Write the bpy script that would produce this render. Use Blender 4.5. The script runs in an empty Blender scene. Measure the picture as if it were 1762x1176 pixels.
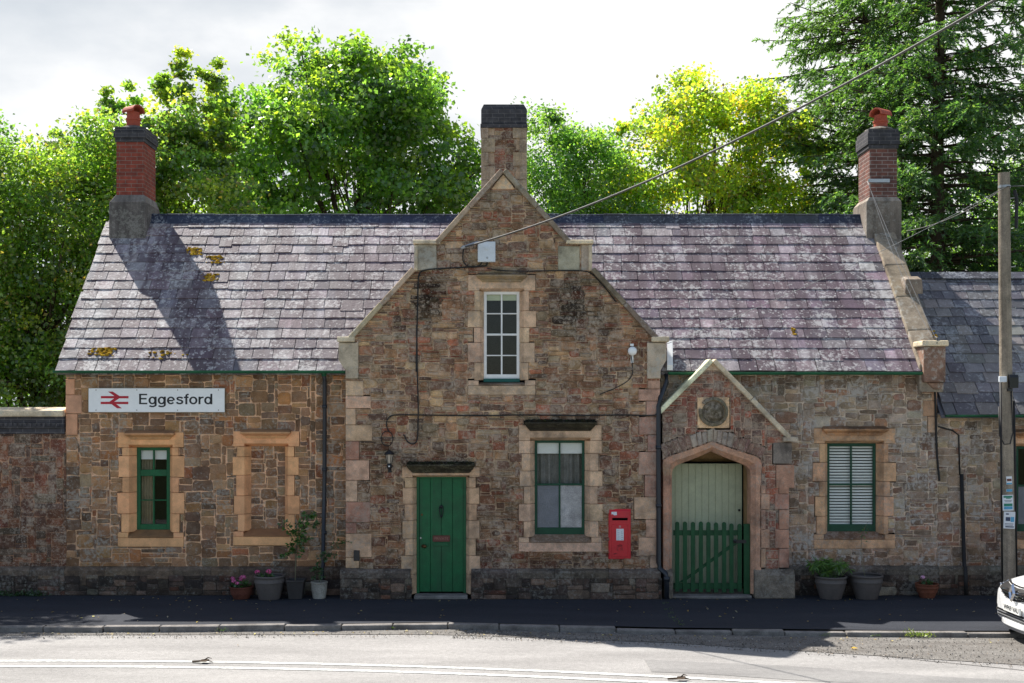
import bpy, bmesh, math, random
import numpy as np
from mathutils import Vector, Matrix, noise as mnoise

random.seed(7)
RNG = np.random.default_rng(7)
S = bpy.context.scene
COL = S.collection
R = math.radians

# ------------------------------------------------------------------ camera, sky, sun, exposure
F, VX, YH, H, CY = 2000.0, 850.0, 705.0, 3.25, -20.0      # focal length in px of the 1762 px wide photo, vanishing point, camera height / distance
cam = bpy.data.cameras.new('camera'); camo = bpy.data.objects.new('camera', cam); COL.objects.link(camo)
camo.location = (0, CY, H); camo.rotation_euler = (R(90), 0, 0)
cam.sensor_width = 36; cam.lens = 36 * F / 1762
cam.shift_x = (881 - VX) / 1762; cam.shift_y = (YH - 588) / 1762
cam.clip_end = 3000
S.camera = camo
SUN_D = Vector((.50, -.58, -1.0)).normalized()
sun = bpy.data.lights.new('sun', 'SUN'); suno = bpy.data.objects.new('sun', sun); COL.objects.link(suno)
sun.energy = 5.0; sun.angle = R(.5); sun.color = (1, .95, .88)
suno.rotation_euler = SUN_D.to_track_quat('-Z', 'Y').to_euler(); suno.location = (-20, 20, 40)
S.view_settings.view_transform = 'Standard'; S.view_settings.look = 'None'
S.view_settings.exposure = 1.0; S.view_settings.gamma = 1
S.cycles.max_bounces = 6; S.cycles.transparent_max_bounces = 12
S.cycles.use_denoising = True

W = bpy.data.worlds.new('World'); S.world = W; W.use_nodes = True
nt = W.node_tree; nt.nodes.clear()
def nd(nt, t, **kw):
    n = nt.nodes.new(t)
    for k, v in kw.items():
        k2 = k.replace('_', ' ')
        if k in n.inputs: n.inputs[k].default_value = v
        elif k2 in n.inputs: n.inputs[k2].default_value = v
        else: setattr(n, k, v)
    return n
def ln(nt, a, b): nt.links.new(a, b)
def ramp(nt, fac, stops, interp='LINEAR'):
    r = nt.nodes.new('ShaderNodeValToRGB'); r.color_ramp.interpolation = interp
    e = r.color_ramp.elements
    while len(e) < len(stops): e.new(.5)
    for q, (p, c) in zip(e, stops):
        q.position = p; q.color = (*c, 1) if isinstance(c, tuple) else (c, c, c, 1)
    ln(nt, fac, r.inputs[0]); return r
sky = nd(nt, 'ShaderNodeTexSky', sky_type='NISHITA', sun_disc=False)
sky.sun_elevation = math.asin(-SUN_D.z); sky.sun_rotation = math.atan2(-SUN_D.x, -SUN_D.y)
tc = nd(nt, 'ShaderNodeTexCoord')
mp = nd(nt, 'ShaderNodeMapping'); mp.inputs['Scale'].default_value = (1, 1, 2.2); mp.inputs['Location'].default_value = (.35, .1, .0)
ln(nt, tc.outputs['Generated'], mp.inputs[0])
n1 = nd(nt, 'ShaderNodeTexNoise', Scale=3.1, Detail=7.0, Roughness=.52); ln(nt, mp.outputs[0], n1.inputs['Vector'])
n2 = nd(nt, 'ShaderNodeTexNoise', Scale=1.7, Detail=4.0, Roughness=.5); ln(nt, mp.outputs[0], n2.inputs['Vector'])
sx0_ = nd(nt, 'ShaderNodeSeparateXYZ'); ln(nt, tc.outputs['Generated'], sx0_.inputs[0])
nb_ = nd(nt, 'ShaderNodeMath', operation='MULTIPLY_ADD'); ln(nt, sx0_.outputs[0], nb_.inputs[0]); nb_.inputs[1].default_value = .42; ln(nt, n1.outputs[0], nb_.inputs[2])
cc = ramp(nt, nb_.outputs[0], [(.34, (3.9, 4.15, 4.4)), (.43, (4.7, 4.85, 5.0)), (.50, (5.7, 5.72, 5.72)), (.70, (6.2, 6.18, 6.1))])
cm = ramp(nt, n2.outputs[0], [(.24, .55), (.34, .96)])
sxyz = nd(nt, 'ShaderNodeSeparateXYZ'); ln(nt, tc.outputs['Generated'], sxyz.inputs[0])     # cloud bank over the far side, clearer sky overhead and behind
bank = ramp(nt, sxyz.outputs[1], [(.10, .12), (.62, 1.0)])
cmm = nd(nt, 'ShaderNodeMath', operation='MULTIPLY'); ln(nt, cm.outputs[0], cmm.inputs[0]); ln(nt, bank.outputs[0], cmm.inputs[1])
mx = nd(nt, 'ShaderNodeMixRGB'); ln(nt, cmm.outputs[0], mx.inputs[0]); ln(nt, sky.outputs[0], mx.inputs[1]); ln(nt, cc.outputs[0], mx.inputs[2])
bg = nd(nt, 'ShaderNodeBackground', Strength=.09); ln(nt, mx.outputs[0], bg.inputs[0])
wo = nd(nt, 'ShaderNodeOutputWorld'); ln(nt, bg.outputs[0], wo.inputs[0])

# ------------------------------------------------------------------ helpers
def X(px, y=0.0): return (px - VX) * (y - CY) / F
def Z(py, y=0.0): return H + (YH - py) * (y - CY) / F
def s2l(c): return tuple((v / 255 / 12.92) if v / 255 <= .04045 else ((v / 255 + .055) / 1.055) ** 2.4 for v in c)
def alb(c, g=2.15):          # displayed shade colour -> surface albedo
    return tuple(min(.85, v * g) for v in s2l(c))
def jit(c, a=.12, h=.04):
    k = 1 + random.uniform(-a, a)
    return tuple(max(.004, v * k * (1 + random.uniform(-h, h))) for v in c)

class MB:
    def __init__(s, col=(.5, .5, .5)): s.v = []; s.f = []; s.c = []; s.col = col
    def add(s, vs, fs, col=None):
        b = len(s.v); s.v += [tuple(p) for p in vs]
        c = col or s.col
        for f in fs: s.f.append([b + i for i in f]); s.c.append(c)
        return s
    def box(s, x0, x1, y0, y1, z0, z1, col=None):
        return s.add([(x0,y0,z0),(x1,y0,z0),(x1,y1,z0),(x0,y1,z0),(x0,y0,z1),(x1,y0,z1),(x1,y1,z1),(x0,y1,z1)],
                     [(0,3,2,1),(4,5,6,7),(0,1,5,4),(1,2,6,5),(2,3,7,6),(3,0,4,7)], col)
    def hexa(s, p, col=None):       # 8 points: bottom ring 0-3, top ring 4-7
        return s.add(p, [(0,3,2,1),(4,5,6,7),(0,1,5,4),(1,2,6,5),(2,3,7,6),(3,0,4,7)], col)
    def prism(s, poly, a, b, axis='y', col=None):
        n = len(poly)
        if axis == 'y': mk = lambda p, t: (p[0], t, p[1])
        elif axis == 'x': mk = lambda p, t: (t, p[0], p[1])
        else: mk = lambda p, t: (p[0], p[1], t)
        vs = [mk(p, a) for p in poly] + [mk(p, b) for p in poly]
        fs = [tuple(range(n)), tuple(range(2*n-1, n-1, -1))] + [(i, (i+1) % n, n + (i+1) % n, n + i) for i in range(n)]
        return s.add(vs, fs, col)
    def tube(s, pts, r, n=8, col=None, caps=True):
        pts = [Vector(p) for p in pts]; m = len(pts)
        rs = r if isinstance(r, (list, tuple)) else [r] * m
        vs = []; up = Vector((.13, .31, .94))
        for i, p in enumerate(pts):
            t = (pts[min(i+1, m-1)] - pts[max(i-1, 0)])
            t = t.normalized() if t.length > 1e-9 else Vector((0,0,1))
            u = t.cross(up)
            if u.length < 1e-3: u = t.cross(Vector((1,0,0)))
            u.normalize(); w = t.cross(u)
            for k in range(n):
                a = 2*math.pi*k/n
                vs.append(p + (u*math.cos(a) + w*math.sin(a)) * rs[i])
        fs = [(i*n+k, i*n+(k+1) % n, (i+1)*n+(k+1) % n, (i+1)*n+k) for i in range(m-1) for k in range(n)]
        if caps: fs += [tuple(range(n-1, -1, -1)), tuple(range((m-1)*n, m*n))]
        return s.add(vs, fs, col)
    def lathe(s, prof, c, n=28, col=None, axis='z', sq=False):
        vs = []; m = len(prof)
        for r, h in prof:
            for k in range(n):
                a = 2*math.pi*(k + (.5 if sq else 0))/n; u, w = r*math.cos(a), r*math.sin(a)
                if axis == 'z': vs.append((c[0]+u, c[1]+w, c[2]+h))
                elif axis == 'y': vs.append((c[0]+u, c[1]+h, c[2]+w))
                else: vs.append((c[0]+h, c[1]+u, c[2]+w))
        fs = [(i*n+k, i*n+(k+1) % n, (i+1)*n+(k+1) % n, (i+1)*n+k) for i in range(m-1) for k in range(n)]
        fs += [tuple(range(n-1, -1, -1)), tuple(range((m-1)*n, m*n))]
        return s.add(vs, fs, col)
    def build(s, name, mat, parent=None, smooth=False, bevel=0, origin=None, recalc=True, segs=1, sub=0):
        me = bpy.data.meshes.new(name)
        o0 = Vector(origin) if origin is not None else (wloc(parent) if parent else Vector((0,0,0)))
        me.from_pydata([(p[0]-o0.x, p[1]-o0.y, p[2]-o0.z) for p in s.v], [], s.f)
        cnt = np.array([len(f) for f in s.f], dtype=np.int32)
        ca = me.color_attributes.new('Col', 'FLOAT_COLOR', 'CORNER')
        fc = np.ones((len(s.c), 4), dtype=np.float32); fc[:, :3] = np.array(s.c, dtype=np.float32)
        ca.data.foreach_set('color', np.repeat(fc, cnt, axis=0).ravel())
        if recalc:
            bm = bmesh.new(); bm.from_mesh(me); bmesh.ops.recalc_face_normals(bm, faces=bm.faces); bm.to_mesh(me); bm.free()
        if smooth: me.polygons.foreach_set('use_smooth', [True]*len(me.polygons))
        me.materials.append(mat)
        o = bpy.data.objects.new(name, me); COL.objects.link(o)
        if parent: o.parent = parent
        else: o.location = o0
        if bevel:
            b = o.modifiers.new('bevel', 'BEVEL'); b.width = bevel; b.segments = segs; b.limit_method = 'ANGLE'; b.angle_limit = R(40)
        if sub:
            b = o.modifiers.new('sub', 'SUBSURF'); b.levels = sub; b.render_levels = sub
        return o
def wloc(o):
    v = Vector((0,0,0))
    while o is not None: v += o.location; o = o.parent
    return v
def tag(o, label, cat, group=None, kind=None):
    if label: o['label'] = label
    if cat: o['category'] = cat
    if group: o['group'] = group
    if kind: o['kind'] = kind
    return o
def thing(name, label, cat, loc=(0,0,0), group=None):
    o = bpy.data.objects.new(name, None); COL.objects.link(o); o.location = loc; o.empty_display_size = .2
    return tag(o, label, cat, group)
def lab(o, l): o['label'] = l; return o
def text_mesh(name, txt, size, loc, mat, parent, depth=.002, rot=(90,0,0), offset=0.0, xs=1.0, align='CENTER'):
    cu = bpy.data.curves.new(name, 'FONT'); cu.body = txt; cu.size = size; cu.extrude = depth; cu.offset = offset
    cu.align_x = align; cu.align_y = 'CENTER'; cu.resolution_u = 6
    t = bpy.data.objects.new(name + '_curve', cu); COL.objects.link(t)
    bpy.context.view_layer.update()
    me = bpy.data.meshes.new_from_object(t.evaluated_get(bpy.context.evaluated_depsgraph_get()))
    bpy.data.objects.remove(t)
    o = bpy.data.objects.new(name, me); COL.objects.link(o); me.materials.clear(); me.materials.append(mat)
    o.parent = parent; o.location = Vector(loc) - wloc(parent); o.rotation_euler = tuple(R(a) for a in rot); o.scale = (xs, 1, 1)
    return o

# ------------------------------------------------------------------ materials
def mk(name):
    m = bpy.data.materials.new(name); m.use_nodes = True
    nt = m.node_tree; b = nt.nodes['Principled BSDF']
    return m, nt, b
def mul(nt, a, b, fac=1.0, typ='MULTIPLY'):
    x = nd(nt, 'ShaderNodeMixRGB', blend_type=typ); x.inputs[0].default_value = fac
    if hasattr(fac, 'links'): ln(nt, fac, x.inputs[0])
    for v, i in ((a, 1), (b, 2)):
        if isinstance(v, tuple): x.inputs[i].default_value = (*v, 1)
        else: ln(nt, v, x.inputs[i])
    return x.outputs[0]
def mixf(nt, fac, a, b):
    x = nd(nt, 'ShaderNodeMixRGB'); ln(nt, fac, x.inputs[0])
    for v, i in ((a, 1), (b, 2)):
        if isinstance(v, tuple): x.inputs[i].default_value = (*v, 1)
        else: ln(nt, v, x.inputs[i])
    return x.outputs[0]
def nz(nt, vec, scale, detail=4.0, rough=.6):
    n = nd(nt, 'ShaderNodeTexNoise', Scale=scale, Detail=detail, Roughness=rough); ln(nt, vec, n.inputs['Vector']); return n.outputs[0]
def surf(name, var=.35, lichen=0.0, lich_col=(.42,.41,.36), lich_scale=18.0, bump=.5, bscale=45.0, rough=.88, spec=.25, col=None, streak=0.0, speck=0.0, metallic=0.0, dirt=0.0, speck_scale=26.0, smear=0.0, smear_col=(.40,.31,.23), pstreak=None):
    m, nt, b = mk(name)
    tc = nd(nt, 'ShaderNodeTexCoord'); v = tc.outputs['Object']
    if col is None:
        at = nd(nt, 'ShaderNodeAttribute', attribute_name='Col'); c = at.outputs['Color']
    else:
        rg = nd(nt, 'ShaderNodeRGB'); rg.outputs[0].default_value = (*col, 1); c = rg.outputs[0]
    r1 = ramp(nt, nz(nt, v, 6.0, 6.0), [(.25, 1-var), (.75, 1+var)]); c = mul(nt, c, r1.outputs[0])
    r2 = ramp(nt, nz(nt, v, 60.0, 5.0, .7), [(.3, 1-var*.9), (.7, 1+var*.9)]); c = mul(nt, c, r2.outputs[0])
    if streak:
        mpg = nd(nt, 'ShaderNodeMapping'); mpg.inputs['Scale'].default_value = (9, 9, .6); ln(nt, v, mpg.inputs[0])
        r3 = ramp(nt, nz(nt, mpg.outputs[0], 1.0, 5.0), [(.42, 0.0), (.68, streak)])
        c = mixf(nt, r3.outputs[0], c, (.03,.028,.026))
    if dirt:
        r5 = ramp(nt, nz(nt, v, 2.3, 7.0, .68), [(.46, 0.0), (.66, dirt)])
        c = mixf(nt, r5.outputs[0], c, (.035,.03,.027))
    if smear:
        r8 = ramp(nt, nz(nt, v, 5.5, 10.0, .78), [(.50, 0.0), (.60, smear)]); c = mixf(nt, r8.outputs[0], c, smear_col)
    if pstreak:
        mpp = nd(nt, 'ShaderNodeMapping'); mpp.inputs['Scale'].default_value = (4.2, .5, .5); ln(nt, v, mpp.inputs[0])
        r9 = ramp(nt, nz(nt, mpp.outputs[0], 1.0, 5.0, .6), [(.38, 0.0), (.62, .85)]); c = mixf(nt, r9.outputs[0], c, pstreak)
    if lichen:
        a = nz(nt, v, lich_scale, 8.0, .72); bb = nz(nt, v, 1.6, 3.0)
        ad = nd(nt, 'ShaderNodeMath', operation='MULTIPLY_ADD'); ln(nt, bb, ad.inputs[0]); ad.inputs[1].default_value = .55; ln(nt, a, ad.inputs[2])
        r4 = ramp(nt, ad.outputs[0], [(.80, 0.0), (.90, lichen)]); c = mixf(nt, r4.outputs[0], c, lich_col)
    if speck:
        vo = nd(nt, 'ShaderNodeTexVoronoi', Scale=speck_scale); ln(nt, v, vo.inputs['Vector'])
        vm = nz(nt, v, 3.0, 3.0)
        sb = nd(nt, 'ShaderNodeMath', operation='MULTIPLY'); ln(nt, vm, sb.inputs[0]); sb.inputs[1].default_value = .42
        lt = nd(nt, 'ShaderNodeMath', operation='SUBTRACT'); ln(nt, sb.outputs[0], lt.inputs[0]); ln(nt, vo.outputs['Distance'], lt.inputs[1])
        r6 = ramp(nt, lt.outputs[0], [(.02, 0.0), (.05, speck)]); c = mixf(nt, r6.outputs[0], c, lich_col)
    ln(nt, c, b.inputs['Base Color'])
    b.inputs['Roughness'].default_value = rough; b.inputs['Specular IOR Level'].default_value = spec; b.inputs['Metallic'].default_value = metallic
    if bump:
        bp = nd(nt, 'ShaderNodeBump', Strength=bump, Distance=.02); ln(nt, nz(nt, v, bscale, 7.0, .65), bp.inputs['Height']); ln(nt, bp.outputs[0], b.inputs['Normal'])
    return m
def plain(name, col, rough=.5, spec=.5, metallic=0.0, var=.12, bump=.08, bscale=60.0, coat=0.0):
    m = surf(name, var=var, bump=bump, bscale=bscale, rough=rough, spec=spec, col=col, metallic=metallic)
    m.node_tree.nodes['Principled BSDF'].inputs['Coat Weight'].default_value = coat
    return m
def leafmat(name, trans=(1.9, 2.1, .55), tf=.55):
    m, nt, b = mk(name); nt.nodes.remove(b); out = nt.nodes['Material Output']
    at = nd(nt, 'ShaderNodeAttribute', attribute_name='Col'); c = at.outputs['Color']
    df = nd(nt, 'ShaderNodeBsdfDiffuse'); ln(nt, c, df.inputs[0])
    tr = nd(nt, 'ShaderNodeBsdfTranslucent'); ln(nt, mul(nt, c, trans), tr.inputs[0])
    gl = nd(nt, 'ShaderNodeBsdfGlossy', Roughness=.45); gl.inputs[0].default_value = (.8,.85,.8,1)
    m1 = nd(nt, 'ShaderNodeMixShader'); m1.inputs[0].default_value = tf; ln(nt, df.outputs[0], m1.inputs[1]); ln(nt, tr.outputs[0], m1.inputs[2])
    m2 = nd(nt, 'ShaderNodeMixShader'); m2.inputs[0].default_value = .075; ln(nt, m1.outputs[0], m2.inputs[1]); ln(nt, gl.outputs[0], m2.inputs[2])
    ln(nt, m2.outputs[0], out.inputs[0]); return m
def glassmat(name, refl=.08, tint=(.9,.93,.92), rough=.02):
    m, nt, b = mk(name); nt.nodes.remove(b); out = nt.nodes['Material Output']
    tp = nd(nt, 'ShaderNodeBsdfTransparent'); tp.inputs[0].default_value = (*tint, 1)
    gl = nd(nt, 'ShaderNodeBsdfGlossy', Roughness=rough)
    lw = nd(nt, 'ShaderNodeLayerWeight', Blend=.5)
    pw_ = nd(nt, 'ShaderNodeMath', operation='POWER'); ln(nt, lw.outputs['Facing'], pw_.inputs[0]); pw_.inputs[1].default_value = 4.0
    ad = nd(nt, 'ShaderNodeMath', operation='MULTIPLY_ADD'); ln(nt, pw_.outputs[0], ad.inputs[0]); ad.inputs[1].default_value = .6; ad.inputs[2].default_value = refl
    ms = nd(nt, 'ShaderNodeMixShader'); ln(nt, ad.outputs[0], ms.inputs[0]); ln(nt, tp.outputs[0], ms.inputs[1]); ln(nt, gl.outputs[0], ms.inputs[2])
    ln(nt, ms.outputs[0], out.inputs[0]); return m

M = {}
M['rubble'] = surf('rubble stone', var=.34, lichen=.55, bump=.8, bscale=38, rough=.92, spec=.2, lich_scale=20, speck=.0, smear=.22)
M['rubble_old'] = surf('weathered rubble stone', var=.42, lichen=.5, bump=.9, bscale=42, rough=.93, spec=.2, lich_scale=24, speck=.7, dirt=.38, lich_col=(.48,.41,.33), smear=.7, smear_col=(.46,.36,.27), streak=.3)
M['rubble_grey'] = surf('lichened rubble stone', var=.40, lichen=.85, bump=.9, bscale=42, rough=.93, spec=.2, lich_scale=15, dirt=.3, streak=.12, lich_col=(.48,.44,.40), smear=.6, smear_col=(.38,.33,.28))
M['plinthstone'] = surf('dirt and shade plinth stone', var=.5, lichen=.45, bump=.9, bscale=30, rough=.9, spec=.2, dirt=.85, lich_col=(.30,.28,.24))  # dirt-stained stone, with shade at the wall foot worked into its dark colour
M['dressed'] = surf('dressed sandstone', var=.14, lichen=0, bump=.35, bscale=70, rough=.9, spec=.2, dirt=.35)
M['dressed_old'] = surf('weathered sandstone', var=.30, lichen=.5, bump=.7, bscale=40, rough=.92, spec=.2, dirt=.6, lich_col=(.40,.33,.27), speck=.4)
M['coping'] = surf('coping stone', var=.25, lichen=.6, bump=.5, bscale=50, rough=.92, spec=.2, dirt=.6, lich_scale=12)
M['mossy'] = surf('mossy hood stone', var=.6, dirt=.9, lichen=.5, bump=1.0, bscale=40, rough=.95, spec=.1, lich_col=(.20,.19,.12))
M['render'] = surf('cement render', var=.25, lichen=.3, bump=.3, bscale=50, rough=.92, spec=.2, streak=.5, dirt=.4)
M['slate'] = surf('roof slate', var=.30, lichen=.62, bump=.5, bscale=30, rough=.66, spec=.32, lich_scale=13, lich_col=(.56,.54,.52), speck=.55, streak=.2, pstreak=(.085,.055,.066), speck_scale=11)
M['slate_dark'] = surf('dark roof slate', var=.25, lichen=.55, bump=.35, bscale=30, rough=.55, spec=.5, lich_scale=16, lich_col=(.36,.37,.38))
M['ridge'] = surf('ridge tile', var=.25, lichen=.5, bump=.2, rough=.8, spec=.25, lich_col=(.4,.42,.45))
M['green'] = surf('green paint', var=.22, bump=.15, bscale=25, rough=.5, spec=.35, col=(.005,.115,.038), streak=.25, dirt=.22)
M['darkgreen'] = plain('dark green paint', (.008,.06,.03), .5, .3, var=.25)
M['gategreen'] = plain('gate green paint', (.016,.075,.028), .55, .25, var=.3)
M['guttergreen'] = plain('gutter green paint', (.01,.10,.045), .5, .4, var=.35)
M['sage'] = plain('sage green paint', (.50,.53,.36), .6, .25, var=.12)
M['white'] = plain('white paint', (.84,.84,.82), .45, .4, var=.06)
M['red'] = plain('post box red', (.55,.006,.018), .38, .5, var=.14)
M['darkred'] = plain('embossed red', (.26,.008,.014), .45, .4)
M['black'] = plain('black iron', (.012,.012,.014), .45, .4)
M['rubber'] = plain('black cable', (.022,.021,.021), .6, .3)
M['slot'] = plain('dark void', (.003,.003,.003), .9, .05)  # near-black colour standing in for the darkness inside openings
M['pipe'] = plain('blue black pipe', (.018,.022,.03), .4, .5)
M['brass'] = plain('old brass', (.10,.055,.02), .4, .5, metallic=.7)
M['plate'] = plain('rusty plate', (.12,.035,.025), .5, .4)
M['curtain'] = plain('curtain cloth', (.35,.28,.18), .9, .1, var=.2)
M['blind'] = plain('white blind', (.80,.80,.77), .6, .3, var=.05)
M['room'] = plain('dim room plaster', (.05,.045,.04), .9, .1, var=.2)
M['voile'] = plain('grey voile', (.20,.19,.185), .9, .1, var=.35, bump=.3, bscale=9)
M['frost'] = plain('frosted glass', (.20,.21,.23), .35, .5, var=.2, bump=.9, bscale=75)
M['frost2'] = plain('rippled glass', (.42,.41,.40), .22, .6, var=.45, bump=1.0, bscale=55)
M['glass'] = glassmat('window glass', .035, (.95,.97,.96))
M['signwhite'] = plain('sign enamel', (.90,.90,.88), .35, .5, var=.05, bump=.02)
M['signblack'] = plain('sign black', (.012,.012,.016), .4, .4)
M['railred'] = plain('sign red', (.48,.012,.03), .4, .4)
M['boxwhite'] = plain('white plastic box', (.66,.70,.74), .45, .4, var=.08)
M['pole'] = surf('pole timber', var=.35, bump=.6, bscale=20, rough=.9, spec=.15, streak=.45, col=(.30,.25,.19))
M['steel'] = plain('galvanised steel', (.42,.43,.44), .4, .5, metallic=.6)
M['cablegrey'] = plain('overhead cable', (.10,.095,.09), .6, .3, var=.3)
M['wire'] = plain('thin wire', (.20,.20,.20), .5, .4)
M['terracotta'] = plain('terracotta', (.17,.062,.036), .85, .2, var=.3, bump=.3)
M['potred'] = plain('dark terracotta', (.13,.045,.03), .8, .2, var=.3, bump=.3)
M['potgrey'] = plain('grey brown plastic', (.105,.09,.083), .55, .35, var=.15)
M['potblack'] = plain('dark plastic', (.045,.04,.038), .6, .3, var=.2)
M['potpale'] = plain('pale stained pot', (.32,.30,.26), .8, .2, var=.4, bump=.2)
M['soil'] = plain('soil', (.03,.022,.015), .95, .05, var=.5, bump=1.0)
M['leaf'] = leafmat('leaf', (2.9, 3.1, 1.25), .58)
M['needle'] = leafmat('needles', (2.4, 2.6, .9), .5)
M['plantleaf'] = leafmat('plant leaf', (1.6,1.9,.5), .4)
M['petal'] = leafmat('petal', (1.2,1.0,1.1), .35)
M['bark'] = surf('bark', var=.4, bump=.9, bscale=14, rough=.95, spec=.1, col=(.075,.055,.04))
M['moss'] = surf('yellow moss', var=.5, bump=1.0, bscale=50, rough=.95, spec=.05)
M['potchim'] = plain('chimney pot clay', (.40,.085,.05), .75, .25, var=.2, bump=.2)
M['ceiling'] = plain('porch plaster', (.34,.22,.11), .9, .1, var=.3)
M['lampglass'] = plain('lantern glass', (.42,.36,.28), .3, .5)
M['paper'] = plain('paper', (.70,.72,.74), .6, .3, var=.06)
M['ink'] = plain('print', (.05,.07,.12), .6, .2)
M['inkgreen'] = plain('green print', (.03,.22,.14), .6, .2)
M['inkblue'] = plain('blue print', (.10,.35,.55), .6, .2)
M['carpaint'] = plain('white car paint', (.78,.78,.77), .25, .5, var=.02, bump=0, coat=.6)
M['carblack'] = plain('black trim', (.012,.012,.013), .35, .5, bump=0)
M['chrome'] = plain('chrome', (.75,.76,.78), .12, .5, metallic=1.0, bump=0)
M['headlamp'] = plain('headlamp lens', (.35,.38,.42), .08, .8, bump=0, metallic=.5)
M['carglass'] = plain('car glass', (.02,.025,.03), .05, .8, bump=0)
M['tyre'] = plain('tyre', (.015,.015,.015), .8, .2)
M['platewhite'] = plain('number plate', (.78,.78,.74), .35, .5, var=.02, bump=0)

def brickmat(name, c1, c2, mort, sc=1.0, dark=.4):
    m, nt, b = mk(name)
    tc = nd(nt, 'ShaderNodeTexCoord'); geo = nd(nt, 'ShaderNodeNewGeometry')
    sx = nd(nt, 'ShaderNodeSeparateXYZ'); ln(nt, tc.outputs['Object'], sx.inputs[0])
    ad = nd(nt, 'ShaderNodeMath', operation='ADD'); ln(nt, sx.outputs[0], ad.inputs[0]); ln(nt, sx.outputs[1], ad.inputs[1])
    cb = nd(nt, 'ShaderNodeCombineXYZ'); ln(nt, ad.outputs[0], cb.inputs[0]); ln(nt, sx.outputs[2], cb.inputs[1])
    br = nd(nt, 'ShaderNodeTexBrick', Scale=1.0, Mortar_Size=.006, Brick_Width=.225, Row_Height=.075); br.inputs['Bias'].default_value = -.1
    br.inputs['Color1'].default_value = (*c1, 1); br.inputs['Color2'].default_value = (*c2, 1); br.inputs['Mortar'].default_value = (*mort, 1)
    ln(nt, cb.outputs[0], br.inputs['Vector'])
    v = tc.outputs['Object']
    c = mul(nt, br.outputs[0], ramp(nt, nz(nt, v, 9.0, 6.0), [(.25, .65), (.75, 1.3)]).outputs[0])
    c = mixf(nt, ramp(nt, nz(nt, v, 2.2, 6.0, .65), [(.5, 0.0), (.68, dark)]).outputs[0], c, (.035,.03,.03))
    ln(nt, c, b.inputs['Base Color']); b.inputs['Roughness'].default_value = .9; b.inputs['Specular IOR Level'].default_value = .2
    bp = nd(nt, 'ShaderNodeBump', Strength=.7, Distance=.008); bp.invert = True; ln(nt, br.outputs['Fac'], bp.inputs['Height']); ln(nt, bp.outputs[0], b.inputs['Normal'])
    return m
M['redbrick'] = brickmat('red brick', (.30,.07,.045), (.20,.055,.04), (.24,.17,.14), dark=.25)
M['purplebrick'] = brickmat('purple brick', (.20,.085,.065), (.13,.07,.06), (.34,.28,.25), dark=.35)
M['darkbrick'] = brickmat('blackened brick', (.075,.072,.078), (.045,.044,.05), (.14,.13,.13), dark=.4)

def groundmat(name, c1, c2, scale=1.2, grain=260.0, gvar=.35, rough=.92, spots=None, spec=.25, bump=.35, cracks=0):
    m, nt, b = mk(name); tc = nd(nt, 'ShaderNodeTexCoord'); v = tc.outputs['Object']
    mp_ = nd(nt, 'ShaderNodeMapping'); mp_.inputs['Scale'].default_value = (.35, 1.3, 1); ln(nt, v, mp_.inputs[0])
    c = mixf(nt, ramp(nt, nz(nt, mp_.outputs[0], scale, 6.0), [(.3, 0.0), (.7, 1.0)]).outputs[0], c1, c2)
    c = mul(nt, c, ramp(nt, nz(nt, v, grain, 3.0, .8), [(.3, 1-gvar), (.7, 1+gvar)]).outputs[0])
    c = mul(nt, c, ramp(nt, nz(nt, v, 12.0, 6.0, .7), [(.3, .85), (.7, 1.12)]).outputs[0])
    if spots:
        vo = nd(nt, 'ShaderNodeTexVoronoi', Scale=11.0); ln(nt, v, vo.inputs['Vector'])
        c = mixf(nt, ramp(nt, vo.outputs['Distance'], [(.03, .8), (.09, 0.0)]).outputs[0], c, spots)
    if cracks:
        vc = nd(nt, 'ShaderNodeTexVoronoi', Scale=.8, feature='DISTANCE_TO_EDGE'); ln(nt, v, vc.inputs['Vector'])
        c = mixf(nt, ramp(nt, vc.outputs['Distance'], [(.0, cracks), (.012, 0.0)]).outputs[0], c, (.05,.048,.045))
    ln(nt, c, b.inputs['Base Color']); b.inputs['Roughness'].default_value = rough; b.inputs['Specular IOR Level'].default_value = spec
    bp = nd(nt, 'ShaderNodeBump', Strength=bump, Distance=.01); ln(nt, nz(nt, v, grain*.6, 4.0, .8), bp.inputs['Height']); ln(nt, bp.outputs[0], b.inputs['Normal'])
    return m
M['road'] = groundmat('worn road chippings', (.215,.207,.198), (.31,.298,.285), grain=90.0, gvar=.34)
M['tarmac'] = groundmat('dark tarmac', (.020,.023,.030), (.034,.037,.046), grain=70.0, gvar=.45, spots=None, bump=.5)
M['verge'] = groundmat('gritty verge', (.11,.10,.09), (.19,.18,.165), scale=3.0, grain=60.0, gvar=.55, bump=.8)
M['grassland'] = groundmat('rough grass', (.04,.06,.02), (.07,.08,.03), grain=40.0, gvar=.5)
M['kerbstone'] = surf('kerb stone', var=.3, bump=.6, bscale=45, rough=.92, spec=.2, col=(.21,.195,.18), dirt=.5)
M['roadpatch'] = groundmat('relaid road', (.175,.17,.165), (.245,.237,.228), grain=110.0, gvar=.4)
M['seam'] = plain('tar seam', (.09,.085,.08), .8, .2, var=.4)
def paintmat():
    m, nt, b = mk('worn road paint'); tc = nd(nt, 'ShaderNodeTexCoord'); v = tc.outputs['Object']
    c = mixf(nt, ramp(nt, nz(nt, v, 14.0, 7.0, .75), [(.40, .05), (.62, .9)]).outputs[0], (.64,.66,.63), (.24,.23,.22))
    ln(nt, c, b.inputs['Base Color']); b.inputs['Roughness'].default_value = .8; return m
M['roadpaint'] = paintmat()

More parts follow.
